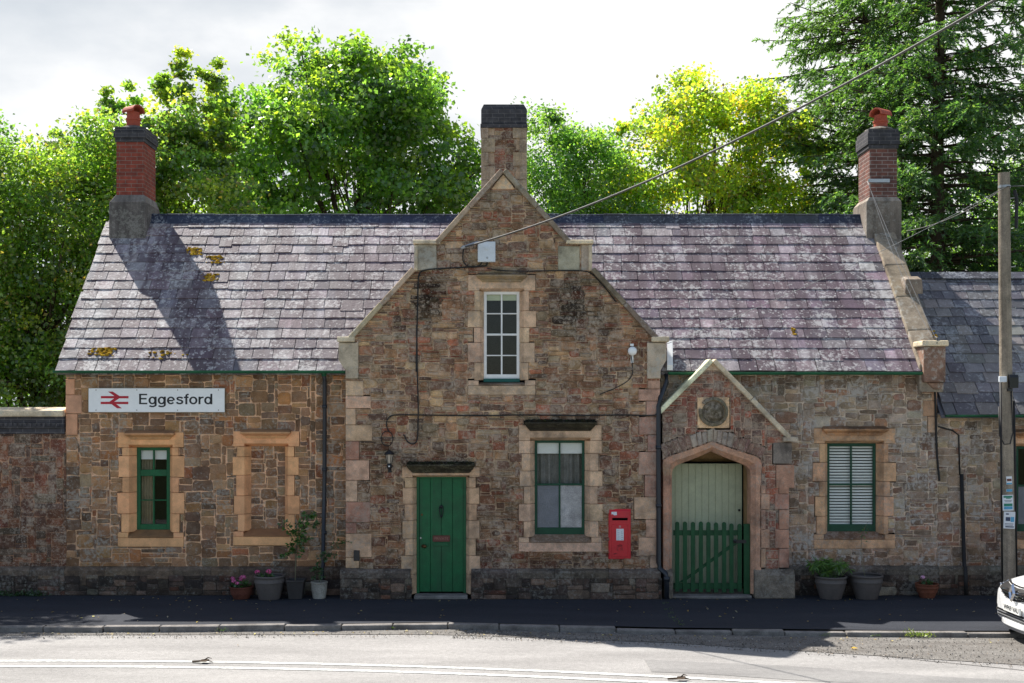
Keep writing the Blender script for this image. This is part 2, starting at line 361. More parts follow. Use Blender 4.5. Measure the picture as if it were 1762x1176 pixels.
# ------------------------------------------------------------------ ground, road, pavement, kerb (setting)
def poly_y(pts):
    def f(x):
        if x <= pts[0][0]: a, b = pts[0], pts[1]
        elif x >= pts[-1][0]: a, b = pts[-2], pts[-1]
        else:
            for a, b in zip(pts, pts[1:]):
                if a[0] <= x <= b[0]: break
        return a[1] + (b[1]-a[1]) * (x-a[0]) / (b[0]-a[0])
    return f
KERB = poly_y([(-30,-2.62), (-7.5,-2.60), (-5.3,-2.66), (-2.4,-2.50), (-.8,-2.36), (1.2,-2.62), (2.6,-2.80), (5.2,-2.98), (8,-3.08), (30,-3.3)])
EDGE = poly_y([(-30,-2.9), (-7.5,-2.86), (-2.3,-2.80), (-.8,-2.80), (2.5,-3.40), (6.9,-4.85), (30,-14)])
def strip(name, fa, fb, z, mat, x0=-30, x1=30, step=.5, zf=None, uvy=4):
    mb = MB(); n = int((x1-x0)/step)
    for i in range(n+1):
        x = x0 + (x1-x0)*i/n; a, b = fa(x), fb(x)
        for j in range(uvy+1):
            mb.v.append((x, a + (b-a)*j/uvy, z + (mnoise.noise((x*.7, (a+(b-a)*j/uvy)*.7, 3)) * zf if zf else 0)))
    w = uvy+1
    for i in range(n):
        for j in range(uvy): mb.f.append((i*w+j, (i+1)*w+j, (i+1)*w+j+1, i*w+j+1)); mb.c.append((.5,.5,.5))
    return mb.build(name, mat, recalc=False)
g = MB(); g.add([(-900,-900,-.16),(900,-900,-.16),(900,900,-.16),(-900,900,-.16)], [(0,1,2,3)])
tag(g.build('ground', M['grassland']), 'rough grass land all round the station building', None, kind='structure')
tag(strip('road', lambda x: -14.0, lambda x: KERB(x)+.02, -.085, M['road'], -60, 60), 'pale sunlit worn road surface in front of the building', None, kind='structure')
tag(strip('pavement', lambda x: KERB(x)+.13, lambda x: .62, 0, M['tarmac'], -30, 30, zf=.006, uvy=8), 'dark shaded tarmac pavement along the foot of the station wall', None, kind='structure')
tag(strip('verge', EDGE, lambda x: KERB(x)+.01, -.078, M['verge'], -30, 30), 'gritty grey strip between kerb and road surface', None, kind='structure')
kb = MB()
x = -29.0
while x < 29:
    L = random.uniform(.75, 1.0); x2 = x + L - .012
    zt = .008 if x < 1.2 else (-.02 if x < 3 else -.012)
    zt += random.uniform(-.012, .008)
    a, b = KERB(x), KERB(x2); dy = random.uniform(-.015, .015)
    kb.hexa([(x,a+dy,-.15),(x2,b+dy,-.15),(x2,b+.14+dy,-.15),(x,a+.14+dy,-.15),(x,a+dy,zt),(x2,b+dy,zt+random.uniform(-.006,.006)),(x2,b+.14+dy,zt+.004),(x,a+.14+dy,zt)])
    x += L
tag(kb.build('kerb', M['kerbstone'], bevel=.018, segs=2), 'worn stone kerb between dark pavement and road', None, kind='structure')
def quad3(p):       # quadratic through three points
    (a,A),(b,B),(c,C) = p
    return lambda x: A*(x-b)*(x-c)/((a-b)*(a-c)) + B*(x-a)*(x-c)/((b-a)*(b-c)) + C*(x-a)*(x-b)/((c-a)*(c-b))
LINE = quad3([(-6.55,-4.60), (-1.9,-4.82), (2.52,-5.60)])
LINEc = lambda x: LINE(max(-9.5, min(x, 30)))
for off, nm in ((0, 'far'), (-.33, 'near')):
    o = strip('road_marking', lambda x: LINEc(x)+off-.055, lambda x: LINEc(x)+off+.055, -.079, M['roadpaint'], -28, 14, .4, uvy=1)
    tag(o, 'worn white line along the road, %s one of the pair' % ('farther' if nm == 'far' else 'nearer'), None, 'double white lines on the road', 'structure')
tag(strip('road_patch', lambda x: LINEc(x)+.25+.03*math.sin(x*3), lambda x: LINEc(x)+1.0+.04*math.sin(x*2.1), -.0812, M['roadpatch'], 2.0, 9.5, .3, uvy=1), 'darker relaid strip of road surface beside the white lines', None, kind='structure')
SEAM = poly_y([(4.0,-3.62), (6.5,-5.0), (8,-5.9), (14,-9)])
tag(strip('road_seam', lambda x: SEAM(x)-.012, lambda x: SEAM(x)+.012, -.0795, M['seam'], 3.4, 12, .3, uvy=1), 'thin dark tar joint slanting across the road', None, kind='structure')

# ------------------------------------------------------------------ stonework generator
def smooth01(t): t = max(0, min(1, t)); return t*t*(3-2*t)
def stain_shade(x, z, spots):  # darkens colour round spots: soot and dirt, plus painted shade at wall foot
    k = 1.0
    for (cx, cz, rx, rz, s) in spots:
        d = math.hypot((x-cx)/rx, (z-cz)/rz) + .35*mnoise.noise((x*3.1, z*3.1, cx))
        k *= 1 - s * smooth01(1.25 - d)
    return k
CW, CH = .03, .04
def rubble(mb, x0, x1, z0, z1, y, inside, palette, mortar, hs, ws, relief=(.010,.024), joint=.009, spots=(), mvar=.14, tint=None, backing=True, rough=.08):
    nx, nz_ = int(math.ceil((x1-x0)/CW)), int(math.ceil((z1-z0)/CH))
    ok = np.zeros((nz_, nx), bool)
    for j in range(nz_):
        for i in range(nx):
            ok[j, i] = inside(x0+(i+.5)*CW, z0+(j+.5)*CH)
    if backing:
        for j in range(nz_):
            i = 0
            while i < nx:
                if not ok[j, i]: i += 1; continue
                k = i
                while k < nx and ok[j, k] and k-i < 8: k += 1
                xa, xb, za, zb = x0+i*CW, x0+k*CW, z0+j*CH, z0+(j+1)*CH
                kx = stain_shade((xa+xb)/2, za, spots); c = jit(mortar, mvar, .02); c = tuple(v*kx for v in c)
                if tint: c = tint((xa+xb)/2, za, c, True)
                mb.add([(xa,y,za),(xb,y,za),(xb,y,zb),(xa,y,zb)], [(0,1,2,3)], c)
                i = k
    free = ok.copy(); pal, wt = zip(*palette)
    for j in range(nz_):
        i = 0
        while i < nx:
            if not free[j, i]: i += 1; continue
            h = random.choice(hs); w = random.choice(ws)
            w = max(w, int(h*1.25)+1)
            run = 0
            while i+run < nx and free[j, i+run] and run < w+2: run += 1
            if run < w or run - w < 3: w = run if run <= w+2 else w
            hh = 1
            while hh < h and j+hh < nz_ and free[j+hh, i:i+w].all(): hh += 1
            if hh == h and j+hh < nz_ and j+hh+1 >= nz_ and free[j+hh, i:i+w].all(): hh += 1
            free[j:j+hh, i:i+w] = False
            xa, xb, za, zb = x0+i*CW, x0+(i+w)*CW, z0+j*CH, z0+(j+hh)*CH
            if w >= 2 or hh >= 2:
                c = jit(random.choices(pal, wt)[0], .30, .04); kx = stain_shade((xa+xb)/2, (za+zb)/2, spots); c = tuple(v*kx for v in c)
                if tint: c = tint((xa+xb)/2, (za+zb)/2, c, False)
                stone_rect(mb, xa, xb, za, zb, y, random.uniform(*relief), joint, c, rough)
            i += w
def stone_rect(mb, xa, xb, za, zb, y, rel, joint, col, rough=.08):
    j = lambda a=.005: random.uniform(-a, a)
    xa += joint*random.uniform(.5,1.3); xb -= joint*random.uniform(.5,1.3); za += joint*random.uniform(.5,1.2); zb -= joint*random.uniform(.5,1.2)
    w, h = xb-xa, zb-za
    if w < .012 or h < .010: return
    ch = min(w, h)*random.uniform(.03,.12+rough)
    ring = [(xa+ch,za),(xa+w*random.uniform(.35,.65),za),(xb-ch,za),(xb,za+ch),(xb,zb-ch),(xb-ch,zb),(xa+w*random.uniform(.35,.65),zb),(xa+ch,zb),(xa,zb-ch),(xa,za+ch)]
    m = min(.014, h*rough); ring = [(p+j(m), q+j(m)) for p, q in ring]
    stone_poly(mb, ring, y, rel, col)
def stone_poly(mb, ring, y, rel, col, inset=.010):
    n = len(ring); cx = sum(p[0] for p in ring)/n; cz = sum(p[1] for p in ring)/n
    hw = max(abs(p[0]-cx) for p in ring)+1e-6; hh = max(abs(p[1]-cz) for p in ring)+1e-6
    tx, tz = random.uniform(-.05,.05), random.uniform(-.08,.05)
    def rg(e, yy):
        sx, sz = 1-min(e/hw, .4), 1-min(e/hh, .4)
        return [(cx+(p-cx)*sx, yy+((p-cx)*tx+(q-cz)*tz if yy != y else 0), cz+(q-cz)*sz) for p, q in ring]
    vs = rg(0, y) + rg(inset*.35, y-rel*.72) + rg(inset*1.3, y-rel)
    fs = [(k, (k+1) % n, n+(k+1) % n, n+k) for k in range(n)] + [(n+k, n+(k+1) % n, 2*n+(k+1) % n, 2*n+k) for k in range(n)] + [tuple(range(2*n, 3*n))]
    mb.add(vs, fs, col)
def inpoly(poly):
    def f(x, z):
        c = False; n = len(poly)
        for i in range(n):
            a, b = poly[i], poly[i-1]
            if (a[1] > z) != (b[1] > z) and x < (b[0]-a[0])*(z-a[1])/(b[1]-a[1])+a[0]: c = not c
        return c
    return f
PAL_L = [(tuple(v*q for v, q in zip(alb(c, 1.75), (1.05,.97,.88))), w) for c, w in [((118,94,72),3),((104,82,64),3),((94,76,63),3),((126,98,70),2),((116,76,54),1.0),((106,92,74),2),((110,86,66),3),((128,90,60),1),((88,72,60),2)]]
PAL_B = [(alb(c, 2.0), w) for c, w in [((98,66,50),3),((88,62,50),3),((80,62,52),2),((106,68,48),2),((88,74,60),1.5),((96,58,44),1.5)]]
PAL_G = [(tuple(v*q for v, q in zip(alb(c, 2.3), (1.07,.94,.82))), w) for c, w in [((104,78,62),3),((116,92,72),3),((92,73,63),3),((124,106,84),2.4),((116,76,60),2),((82,68,60),2),((112,102,86),2),((104,68,54),1.5),((134,116,94),1)]]
PAL_R = [(tuple(v*q for v, q in zip(alb(c, 2.4), (1.04,.98,.90))), w) for c, w in [((112,98,84),3),((100,88,77),3),((90,79,70),3),((122,108,90),2),((106,80,64),1.3),((118,111,100),2),((94,74,63),1.2)]]
PAL_P = [(alb(c), w) for c, w in [((62,50,43),3),((50,42,37),3),((76,62,52),2),((84,76,66),1),((44,38,35),3),((70,48,38),1)]]
MORT_L, MORT_G, MORT_R, MORT_P = alb((158,126,99)), alb((150,127,104)), alb((152,137,121)), alb((58,50,44))
DR_WARM, DR_PALE, DR_PINK, DR_GREY = alb((200,149,107),1.5), alb((184,154,127),1.45), alb((150,112,94),1.5), alb((122,112,102))

# ------------------------------------------------------------------ openings: surround, frame, panes
EXC = {}            # per wall: rectangles and polygons kept free of rubble
def exc(wall, x0, x1, z0, z1): EXC.setdefault(wall, []).append((x0, x1, z0, z1))
def free_of(wall):
    rs = EXC.get(wall, [])
    return lambda x, z: not any(a <= x <= b and c <= z <= d for a, b, c, d in rs)
def surround(wall, parent, yw, fx0, fx1, fz0, fz1, base, hoodcol, jl=(.125,.195), hood=True, proud=.018, depth=.16, cham=.085, lint=.215, sill=True, mat='dressed', moss=False, hood_h=.12, irregular=.02, hoodtop=None, sdrop=0.0):
    """dressed stones round an opening whose frame lies fx0..fx1, fz0..fz1 at depth"""
    yf, yb = yw-proud, yw+depth; mb = MB()
    ix0, ix1 = fx0, fx1
    ox0, ox1 = fx0-cham, fx1+cham           # opening at the face
    zt = fz1; z = fz0 - (.03 if sill else 0); k = 0
    while z < zt - .05:
        hgt = min(random.uniform(.26,.38), zt-z)
        if zt-z-hgt < .14: hgt = zt-z
        for sd in (-1, 1):
            w = jl[(k + (sd > 0)*0) % 2] + random.uniform(-irregular, irregular)
            c = jit(base, .09, .03)
            g_ = .003
            if sd < 0: pl = [(ox0-w, yf), (ox0, yf), (ix0, yb-.01), (ix0, yb+.06), (ox0-w, yb+.06)]; exc(wall, ox0-w, fx0+.0, z, z+hgt)
            else: pl = [(ox1+w, yf), (ox1, yf), (ix1, yb-.01), (ix1, yb+.06), (ox1+w, yb+.06)]; exc(wall, fx1, ox1+w, z, z+hgt)
            mb.prism(pl, z+g_, z+hgt-g_, 'z', c)
        z += hgt; k += 1
    w = jl[1]
    # lintel with splayed soffit, in one stone
    c = jit(base, .05, .02)
    za, zb = zt, zt+lint+cham*.6
    mb.prism([(yf, zt+cham*.6), (yf, zb), (yb+.06, zb), (yb+.06, zt), (yb-.01, zt)], ox0-w, ox1+w, 'x', c); exc(wall, ox0-w, ox1+w, zt, zb)
    exc(wall, fx0-.001, fx1+.001, fz0-.05, fz1+.01)
    for xa, xb in ((ox0-w, ox0-.002), (ox1+.002, ox1+w)): mb.box(xa, xb, yf+.001, yb+.05, zt+.002, zt+cham*.6, c)
    if sill:
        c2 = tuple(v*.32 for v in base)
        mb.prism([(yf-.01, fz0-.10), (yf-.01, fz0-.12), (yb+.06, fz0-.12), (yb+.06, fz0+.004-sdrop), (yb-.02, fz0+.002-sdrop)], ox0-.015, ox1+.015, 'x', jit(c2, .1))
        zb2 = fz0-.12
        mb.box(ox0-jl[1], ox1+jl[1], yf, yb+.06, zb2-.16, zb2-.003, jit(base, .08)); exc(wall, ox0-jl[1], ox1+jl[1], zb2-.16, fz0-.02)
        for sd in (-1, 1):
            xa, xb = (ox0-jl[1], ox0-.018) if sd < 0 else (ox1+.018, ox1+jl[1])
            mb.box(xa, xb, yf, yb, zb2, fz0-.032, jit(base, .08))
    o = mb.build('window_surround' if sill else 'door_surround', M[mat], parent, bevel=.006)
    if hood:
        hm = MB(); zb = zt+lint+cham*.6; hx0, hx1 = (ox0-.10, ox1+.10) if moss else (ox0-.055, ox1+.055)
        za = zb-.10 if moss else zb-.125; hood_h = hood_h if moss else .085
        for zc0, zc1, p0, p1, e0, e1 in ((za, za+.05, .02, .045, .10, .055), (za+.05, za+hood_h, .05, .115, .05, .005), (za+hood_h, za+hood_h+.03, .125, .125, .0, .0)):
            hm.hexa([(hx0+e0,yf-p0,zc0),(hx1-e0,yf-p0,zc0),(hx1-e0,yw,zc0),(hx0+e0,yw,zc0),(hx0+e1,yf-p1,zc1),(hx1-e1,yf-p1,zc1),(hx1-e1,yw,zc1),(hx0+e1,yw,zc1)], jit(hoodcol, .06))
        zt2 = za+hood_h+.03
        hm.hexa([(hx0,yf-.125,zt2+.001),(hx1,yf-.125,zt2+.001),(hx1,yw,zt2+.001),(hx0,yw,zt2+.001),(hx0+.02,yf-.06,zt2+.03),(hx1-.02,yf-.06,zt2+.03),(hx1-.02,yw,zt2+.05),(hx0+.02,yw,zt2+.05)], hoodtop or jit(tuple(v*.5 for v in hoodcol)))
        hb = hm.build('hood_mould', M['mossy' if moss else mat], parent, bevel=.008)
        exc(wall, hx0, hx1, za, zt2+.01)
        if moss:
            mm = MB()
            for _ in range(90):
                mx_, my_ = random.uniform(hx0+.02, hx1-.02), random.uniform(yf-.11, yf)
                r_ = random.uniform(.012, .035)
                mm.lathe([(r_*.5, -.01), (r_, .006), (r_*.7, r_*.8), (.002, r_*1.1)], (mx_, my_, zt2+.02), 7, jit((.022,.022,.014), .4, .2))
            mm.build('moss', M['moss'], parent)
    return o
def bars(mb, x0, x1, z0, z1, yf, st, top, bot, vs, hs, t=.022, dep=.05, hthick=None):
    mb.box(x0, x0+st, yf, yf+dep, z0, z1); mb.box(x1-st, x1, yf, yf+dep, z0, z1)
    mb.box(x0+st, x1-st, yf, yf+dep, z1-top, z1); mb.box(x0+st, x1-st, yf, yf+dep, z0, z0+bot)
    for z_, th in hs: mb.box(x0+st, x1-st, yf+.003, yf+dep-.003, z_-th/2, z_+th/2)
    zz = [z0+bot] + [v for z_, th in sorted(hs) for v in (z_-th/2, z_+th/2)] + [z1-top]
    for a, b in zip(zz[::2], zz[1::2]):
        for x_ in vs: mb.box(x_-t/2, x_+t/2, yf+.005, yf+dep-.005, a, b)

# ================================================================== STATION BUILDING
ST = thing('station_building', 'old stone station house with tall central gable, slate roof and three chimneys', 'building', (0, 3, 0))
YW = .40
ZE, ZR, YE, YR = 3.937, 7.00, .20, 3.00              # eaves and ridge
PITCH = (ZR-ZE)/(YR-YE)
XL, XR = -7.64, 7.44                                  # roof ends
zroof = lambda y: ZE + PITCH*(y-YE)

# ---- windows
def window(wall, px0, px1, py0, py1, yw, base, hoodcol, cols, rows, frame_mat, label=None, parent=ST, st=.05, top=.05, bot=.06, moss=False, mat='dressed', panes=None, hood=True, jl=(.125,.195), back=None, depth=.16, cham=.085, hoodtop=None, lint=.215, irregular=.02, meet=None, sdrop=0.0):
    yf = yw+depth
    x0, x1, z0, z1 = X(px0, yf), X(px1, yf), Z(py1, yf), Z(py0, yf)
    mb = MB(); vs = [x0+(x1-x0)*(i+1)/cols for i in range(cols-1)]
    hs = [(Z(p, yf), t) for p, t in rows]
    bars(mb, x0, x1, z0, z1, yf, st, top, bot, vs, hs, t=.028)
    mb.box(x0-.05, x1+.05, yf+.05, yf+.10, z0-.02, z0+.0); mb.box(x0-.07, x0, yf+.002, yf+.12, z0, z1+.04); mb.box(x1, x1+.07, yf+.002, yf+.12, z0, z1+.04); mb.box(x0, x1, yf+.002, yf+.12, z1, z1+.04)
    w = mb.build('window', M[frame_mat], parent, bevel=.004)
    if label: lab(w, label)
    so = surround(wall, w, yw, x0, x1, z0, z1, base, hoodcol, moss=moss, mat=mat, hood=hood, jl=jl, depth=depth, cham=cham, hoodtop=hoodtop, lint=lint, irregular=irregular, sdrop=sdrop)
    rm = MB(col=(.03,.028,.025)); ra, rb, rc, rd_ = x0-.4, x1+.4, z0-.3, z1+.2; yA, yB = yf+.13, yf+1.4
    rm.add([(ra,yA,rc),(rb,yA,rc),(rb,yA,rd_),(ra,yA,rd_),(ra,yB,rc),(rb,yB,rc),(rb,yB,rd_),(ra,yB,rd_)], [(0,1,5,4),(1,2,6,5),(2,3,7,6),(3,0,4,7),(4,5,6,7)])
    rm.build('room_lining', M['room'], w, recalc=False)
    # panes
    zz = [z0+bot] + [v for z_, th in sorted(hs) for v in (z_-th/2, z_+th/2)] + [z1-top]
    xs = [x0+st] + vs + [x1-st]
    n = 0
    rowsz = list(zip(zz[::2], zz[1::2]))
    for ri, (a, b) in enumerate(rowsz):
        for ci in range(cols):
            mt = panes(ri, ci) if panes else 'glass'
            pm = MB(); xa_, xb_ = xs[ci]+.004, xs[ci+1]-.004; pm.add([(xa_,yf+.024,a-.004),(xb_,yf+.024,a-.004),(xb_,yf+.024,b+.004),(xa_,yf+.024,b+.004)], [(0,1,2,3)])
            pm.build('pane', M[mt], w, recalc=False)
    return w, (x0, x1, z0, z1, yf)
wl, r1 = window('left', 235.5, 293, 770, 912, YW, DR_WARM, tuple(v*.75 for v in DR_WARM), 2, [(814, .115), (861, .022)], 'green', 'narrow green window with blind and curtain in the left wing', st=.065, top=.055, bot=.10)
x0,x1,z0,z1,yf = r1
cm_ = MB()
for k in range(9): cm_.tube([(x0+.05+k*.024, yf+.16+.02*(k % 2), z0+.02), (x0+.05+k*.024+.004*k, yf+.16+.02*(k % 2), z1-.05)], .017, 6, jit((.35,.28,.18)))
cm_.build('curtain', M['curtain'], wl, smooth=True)
bm_ = MB(); bm_.box(x0+.03, x1-.03, yf+.07, yf+.085, Z(791, yf), z1-.02); bm_.build('blind', M['blind'], wl)
w2, r2 = window('gable', 920, 1006, 758, 920, 0.0, DR_PALE, alb((60,56,44),1.25), 2, [(834, .035)], 'darkgreen', 'green sash window with frosted lower panes beside the red box', st=.045, top=.045, bot=.12, moss=True, panes=lambda r, c: ('frost', 'frost2')[c] if r == 0 else 'glass', mat='dressed_old')
x0,x1,z0,z1,yf = r2
bm_ = MB(); bm_.box(x0+.03, x1-.03, yf+.06, yf+.075, Z(781, yf), z1-.02); bm_.build('blind', M['blind'], w2)
vm_ = MB()
for k in range(30):
    xa, xb = x0+.03+(x1-x0-.06)*k/30, x0+.03+(x1-x0-.06)*(k+1)/30
    ya, yb_ = yf+.15+.03*math.sin(k*1.3)+.02*math.sin(k*.5), yf+.15+.03*math.sin((k+1)*1.3)+.02*math.sin((k+1)*.5)
    vm_.add([(xa,ya,z0+.3),(xb,yb_,z0+.3),(xb,yb_,z1-.02),(xa,ya,z1-.02)], [(0,1,2,3)])
vm_.build('net_curtain', M['voile'], w2, recalc=False)
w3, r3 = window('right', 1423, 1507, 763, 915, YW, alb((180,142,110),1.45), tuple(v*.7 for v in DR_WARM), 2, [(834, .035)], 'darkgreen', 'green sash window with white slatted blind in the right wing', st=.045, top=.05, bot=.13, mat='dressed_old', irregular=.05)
x0,x1,z0,z1,yf = r3
bm_ = MB(); zz_ = z0+.12
while zz_ < z1-.04:
    bm_.hexa([(x0+.03,yf+.07,zz_),(x1-.03,yf+.07,zz_),(x1-.03,yf+.09,zz_+.004),(x0+.03,yf+.09,zz_+.004),(x0+.03,yf+.07,zz_+.03),(x1-.03,yf+.07,zz_+.03),(x1-.03,yf+.092,zz_+.034),(x0+.03,yf+.092,zz_+.034)]); zz_ += .052
bm_.build('blind', M['blind'], w3)
wu, r4 = window('gable', 832.5, 894, 502, 652, 0.0, DR_PALE, alb((112,96,72)), 2, [(540, .02), (576, .035), (612, .02)], 'white', 'tall white sash window of eight panes high in the gable', st=.05, top=.05, bot=.075, mat='dressed_old', jl=(.10,.20), cham=.07, depth=.12, lint=.23, sdrop=.065)
x0,x1,z0,z1,yf = r4
bm_ = MB(); bm_.box(x0+.03, x1-.03, yf+.06, yf+.075, Z(517, yf), z1-.02); bm_.build('blind', M['sage'], wu)
sb = MB(); sb.box(x0-.005, x1+.005, yf-.05, yf+.04, z0-.062, z0-.004); sb.build('sill', plain('teal sill paint', (.012,.10,.085), .5, .3), wu, bevel=.006)
# blind window filled with stone
bx0, bx1, bz0, bz1 = X(432.5, .56), X(490.5, .56), Z(910, .56), Z(768, .56)
bw = MB()
rubble(bw, bx0-.02, bx1+.02, bz0-.05, bz1+.02, .56, lambda x, z: True, PAL_L, MORT_L, [2,3,4,5], [3,4,5,6,8], relief=(.006,.012))
bo = bw.build('blind_window', M['rubble'], ST, recalc=False); lab(bo, 'window opening walled up with stone in the left wing')
surround('left', bo, YW, bx0, bx1, bz0, bz1, DR_WARM, tuple(v*.8 for v in DR_WARM))

# ---- front door
yd = .14
dx0, dx1, dz0, dz1 = X(717, yd), X(802, yd), Z(1021, yd), Z(821, yd)
fr = MB(); fr.box(dx0, dx0+.045, yd-.02, yd+.08, dz0, dz1); fr.box(dx1-.045, dx1, yd-.02, yd+.08, dz0, dz1); fr.box(dx0+.045, dx1-.045, yd-.02, yd+.08, dz1-.03, dz1)
n_ = 4; pw = (dx1-dx0-.09)/n_
for k in range(n_): fr.box(dx0+.046+k*pw+.003, dx0+.046+(k+1)*pw-.003, yd+.002+random.uniform(0,.003), yd+.05, dz0+.025, dz1-.033)
fr.box(dx0+.046, dx1-.046, yd+.03, yd+.06, dz0+.02, dz1-.033)
door = fr.build('door', M['green'], ST, bevel=.003); lab(door, 'green plank front door with knocker and letter plate')
ds = surround('gable', door, 0.0, dx0, dx1, dz0, dz1, alb((172,142,114),1.5), alb((62,58,46),1.25), jl=(.12,.18), sill=False, mat='dressed_old', moss=True, depth=yd, cham=.06, lint=.14)
cxd = (dx0+dx1)/2
kn = MB(); zk = Z(880, yd); kn.lathe([(.012,-.03),(.03,-.02),(.03,0)], (cxd, yd, zk+.08), 12, axis='y')
kn.tube([(cxd-.028,yd-.02,zk+.08),(cxd-.03,yd-.03,zk),(cxd-.012,yd-.035,zk-.09),(cxd+.012,yd-.035,zk-.09),(cxd+.03,yd-.03,zk),(cxd+.028,yd-.02,zk+.08)], .009, 8); kn.lathe([(.02,-.04),(.02,0)], (cxd,yd,zk-.09), 10, axis='y')
kn.build('door_knocker', M['black'], door, smooth=True)
zp = Z(927, yd); pm = MB(); pm.prism([(cxd-.15,zp-.045),(cxd-.14,zp-.055),(cxd+.14,zp-.055),(cxd+.15,zp-.045),(cxd+.15,zp+.045),(cxd+.14,zp+.055),(cxd-.14,zp+.055),(cxd-.15,zp+.045)], yd-.012, yd+.004)
pl_ = pm.build('name_plate', M['plate'], door, bevel=.004)
text_mesh('lettering', 'PRIVATE', .062, (cxd, yd-.0135, zp), plain('plate letters', (.30,.16,.12), .5, .3), door, .001, xs=1.05)
lp = MB(); lp.box(cxd-.13, cxd+.13, yd-.012, yd+.003, zp-.13, zp-.075); lp.build('letter_flap', M['green'], door, bevel=.004)
kb_ = MB(); xk = X(731, yd); zk = Z(940, yd)
kb_.lathe([(.012,.0),(.012,-.03),(.03,-.045),(.034,-.06),(.025,-.075),(.003,-.08)], (xk, yd, zk), 14, axis='y'); kb_.lathe([(.03,.003),(.03,-.006)], (xk-.03, yd, zk), 12, axis='y')
kb_.build('door_knob', M['brass'], door, smooth=True)
lk = MB(); lk.lathe([(.018,.003),(.018,-.012)], (X(726,yd), yd, Z(886,yd)), 12, axis='y'); lk.build('door_lock', M['brass'], door); lk = MB(); lk.lathe([(.014,.003),(.014,-.012)], (X(724,yd), yd, Z(926,yd)), 12, axis='y', col=(.7,.7,.65)); lk.build('door_lock', M['steel'], door)
sp_ = MB(); sp_.box(dx0-.03, dx1+.03, -.13, .2, .0, dz0-.004); sp_.build('doorstep', M['kerbstone'], ST, bevel=.012)

# ---- quoins (corner stones)
def quoins(wall, xa, side, z0, z1, yw, w1, w2, base_fn, mat, depth=.25, hr=(.18,.42), proud=.016, name='quoins'):
    mb = MB(); z = z0; k = 0
    while z < z1-.05:
        h = min(random.uniform(*hr), z1-z)
        if z1-z-h < .12: h = z1-z
        w = (w1, w2)[k % 2] + random.uniform(-.08,.07)
        xx = (xa, xa+w) if side > 0 else (xa-w, xa)
        mb.box(xx[0], xx[1], yw-proud, yw+depth, z+.004, z+h-.004, jit(base_fn(z+h/2), .1, .04)); exc(wall, xx[0], xx[1], z, z+h)
        z += h; k += 1
    return mb.build(name, M[mat], ST, bevel=.008)
GX0, GX1 = X(595), X(1135.5)
quoins('gable', GX0, 1, .52, Z(655), 0.0, .24, .40, lambda z: alb((140,102,86),1.6) if 1.2 < z < 3.2 and random.random() < .75 else alb((176,146,120),1.5), 'dressed_old')
quoins('gable', GX1, -1, .52, Z(655), 0.0, .24, .38, lambda z: alb((158,124,106),1.55) if z > 1.6 else alb((170,138,116),1.5), 'dressed_old')
quoins('left', X(113.5, YW), 1, Z(749, YW), Z(652, YW), YW, .18, .32, lambda z: alb((172,130,102),1.6), 'dressed')
quoins('right', X(1612, YW), -1, Z(745, YW), Z(640, YW), YW, .14, .24, lambda z: alb((164,130,106),1.5), 'dressed_old')

# ---- gable wall
GAB = [(GX0, .0), (GX0, Z(590)), (X(606), Z(584)), (X(716), Z(464)), (X(716), Z(420)), (X(754), Z(420)), (X(866), Z(294)), (X(978), Z(420)), (X(1017), Z(420)), (X(1017), Z(464)), (X(1128), Z(584)), (GX1, Z(590)), (GX1, .0)]
gin = inpoly(GAB)
# smooth shoulder blocks and kneelers
for (a, b, c, d) in ((717, 752, 421, 466), (1000, 1016, 421, 466), (960, 998, 424, 466)):
    sm = MB(); sm.box(X(a), X(b)-.006, -.022, .2, Z(d), Z(c), jit(alb((132,122,108)), .1)); exc('gable', X(a), X(b), Z(d), Z(c)); sm.build('shoulder_stone', M['coping'], ST, bevel=.012)
for sgn, xa, xb in ((-1, 583, 620), (1, 1110, 1146)):
    xo = X(583) if sgn < 0 else X(1146); xi = X(617) if sgn < 0 else X(1113); xe = X(595) if sgn < 0 else X(1136)
    sm = MB(); sm.prism([(xo, Z(620)), (xo, Z(590)), (xi, Z(590)), (xi, Z(652)), (xe, Z(652)), (xe, Z(638))], -.05, .35, 'y', jit(alb((136,124,108)), .06)); exc('gable', min(xo, xi), max(xo, xi), Z(652), Z(588)); sm.build('kneeler', M['coping'], ST, bevel=.012)
sm = MB(); sm.prism([(X(851), Z(318)), (X(866), Z(300)), (X(881), Z(318)), (X(886), Z(326)), (X(846), Z(326))], -.022, .2, 'y', alb((172,142,112))); exc('gable', X(846), X(886), Z(326), Z(296)); sm.build('apex_stone', M['coping'], ST, bevel=.012)

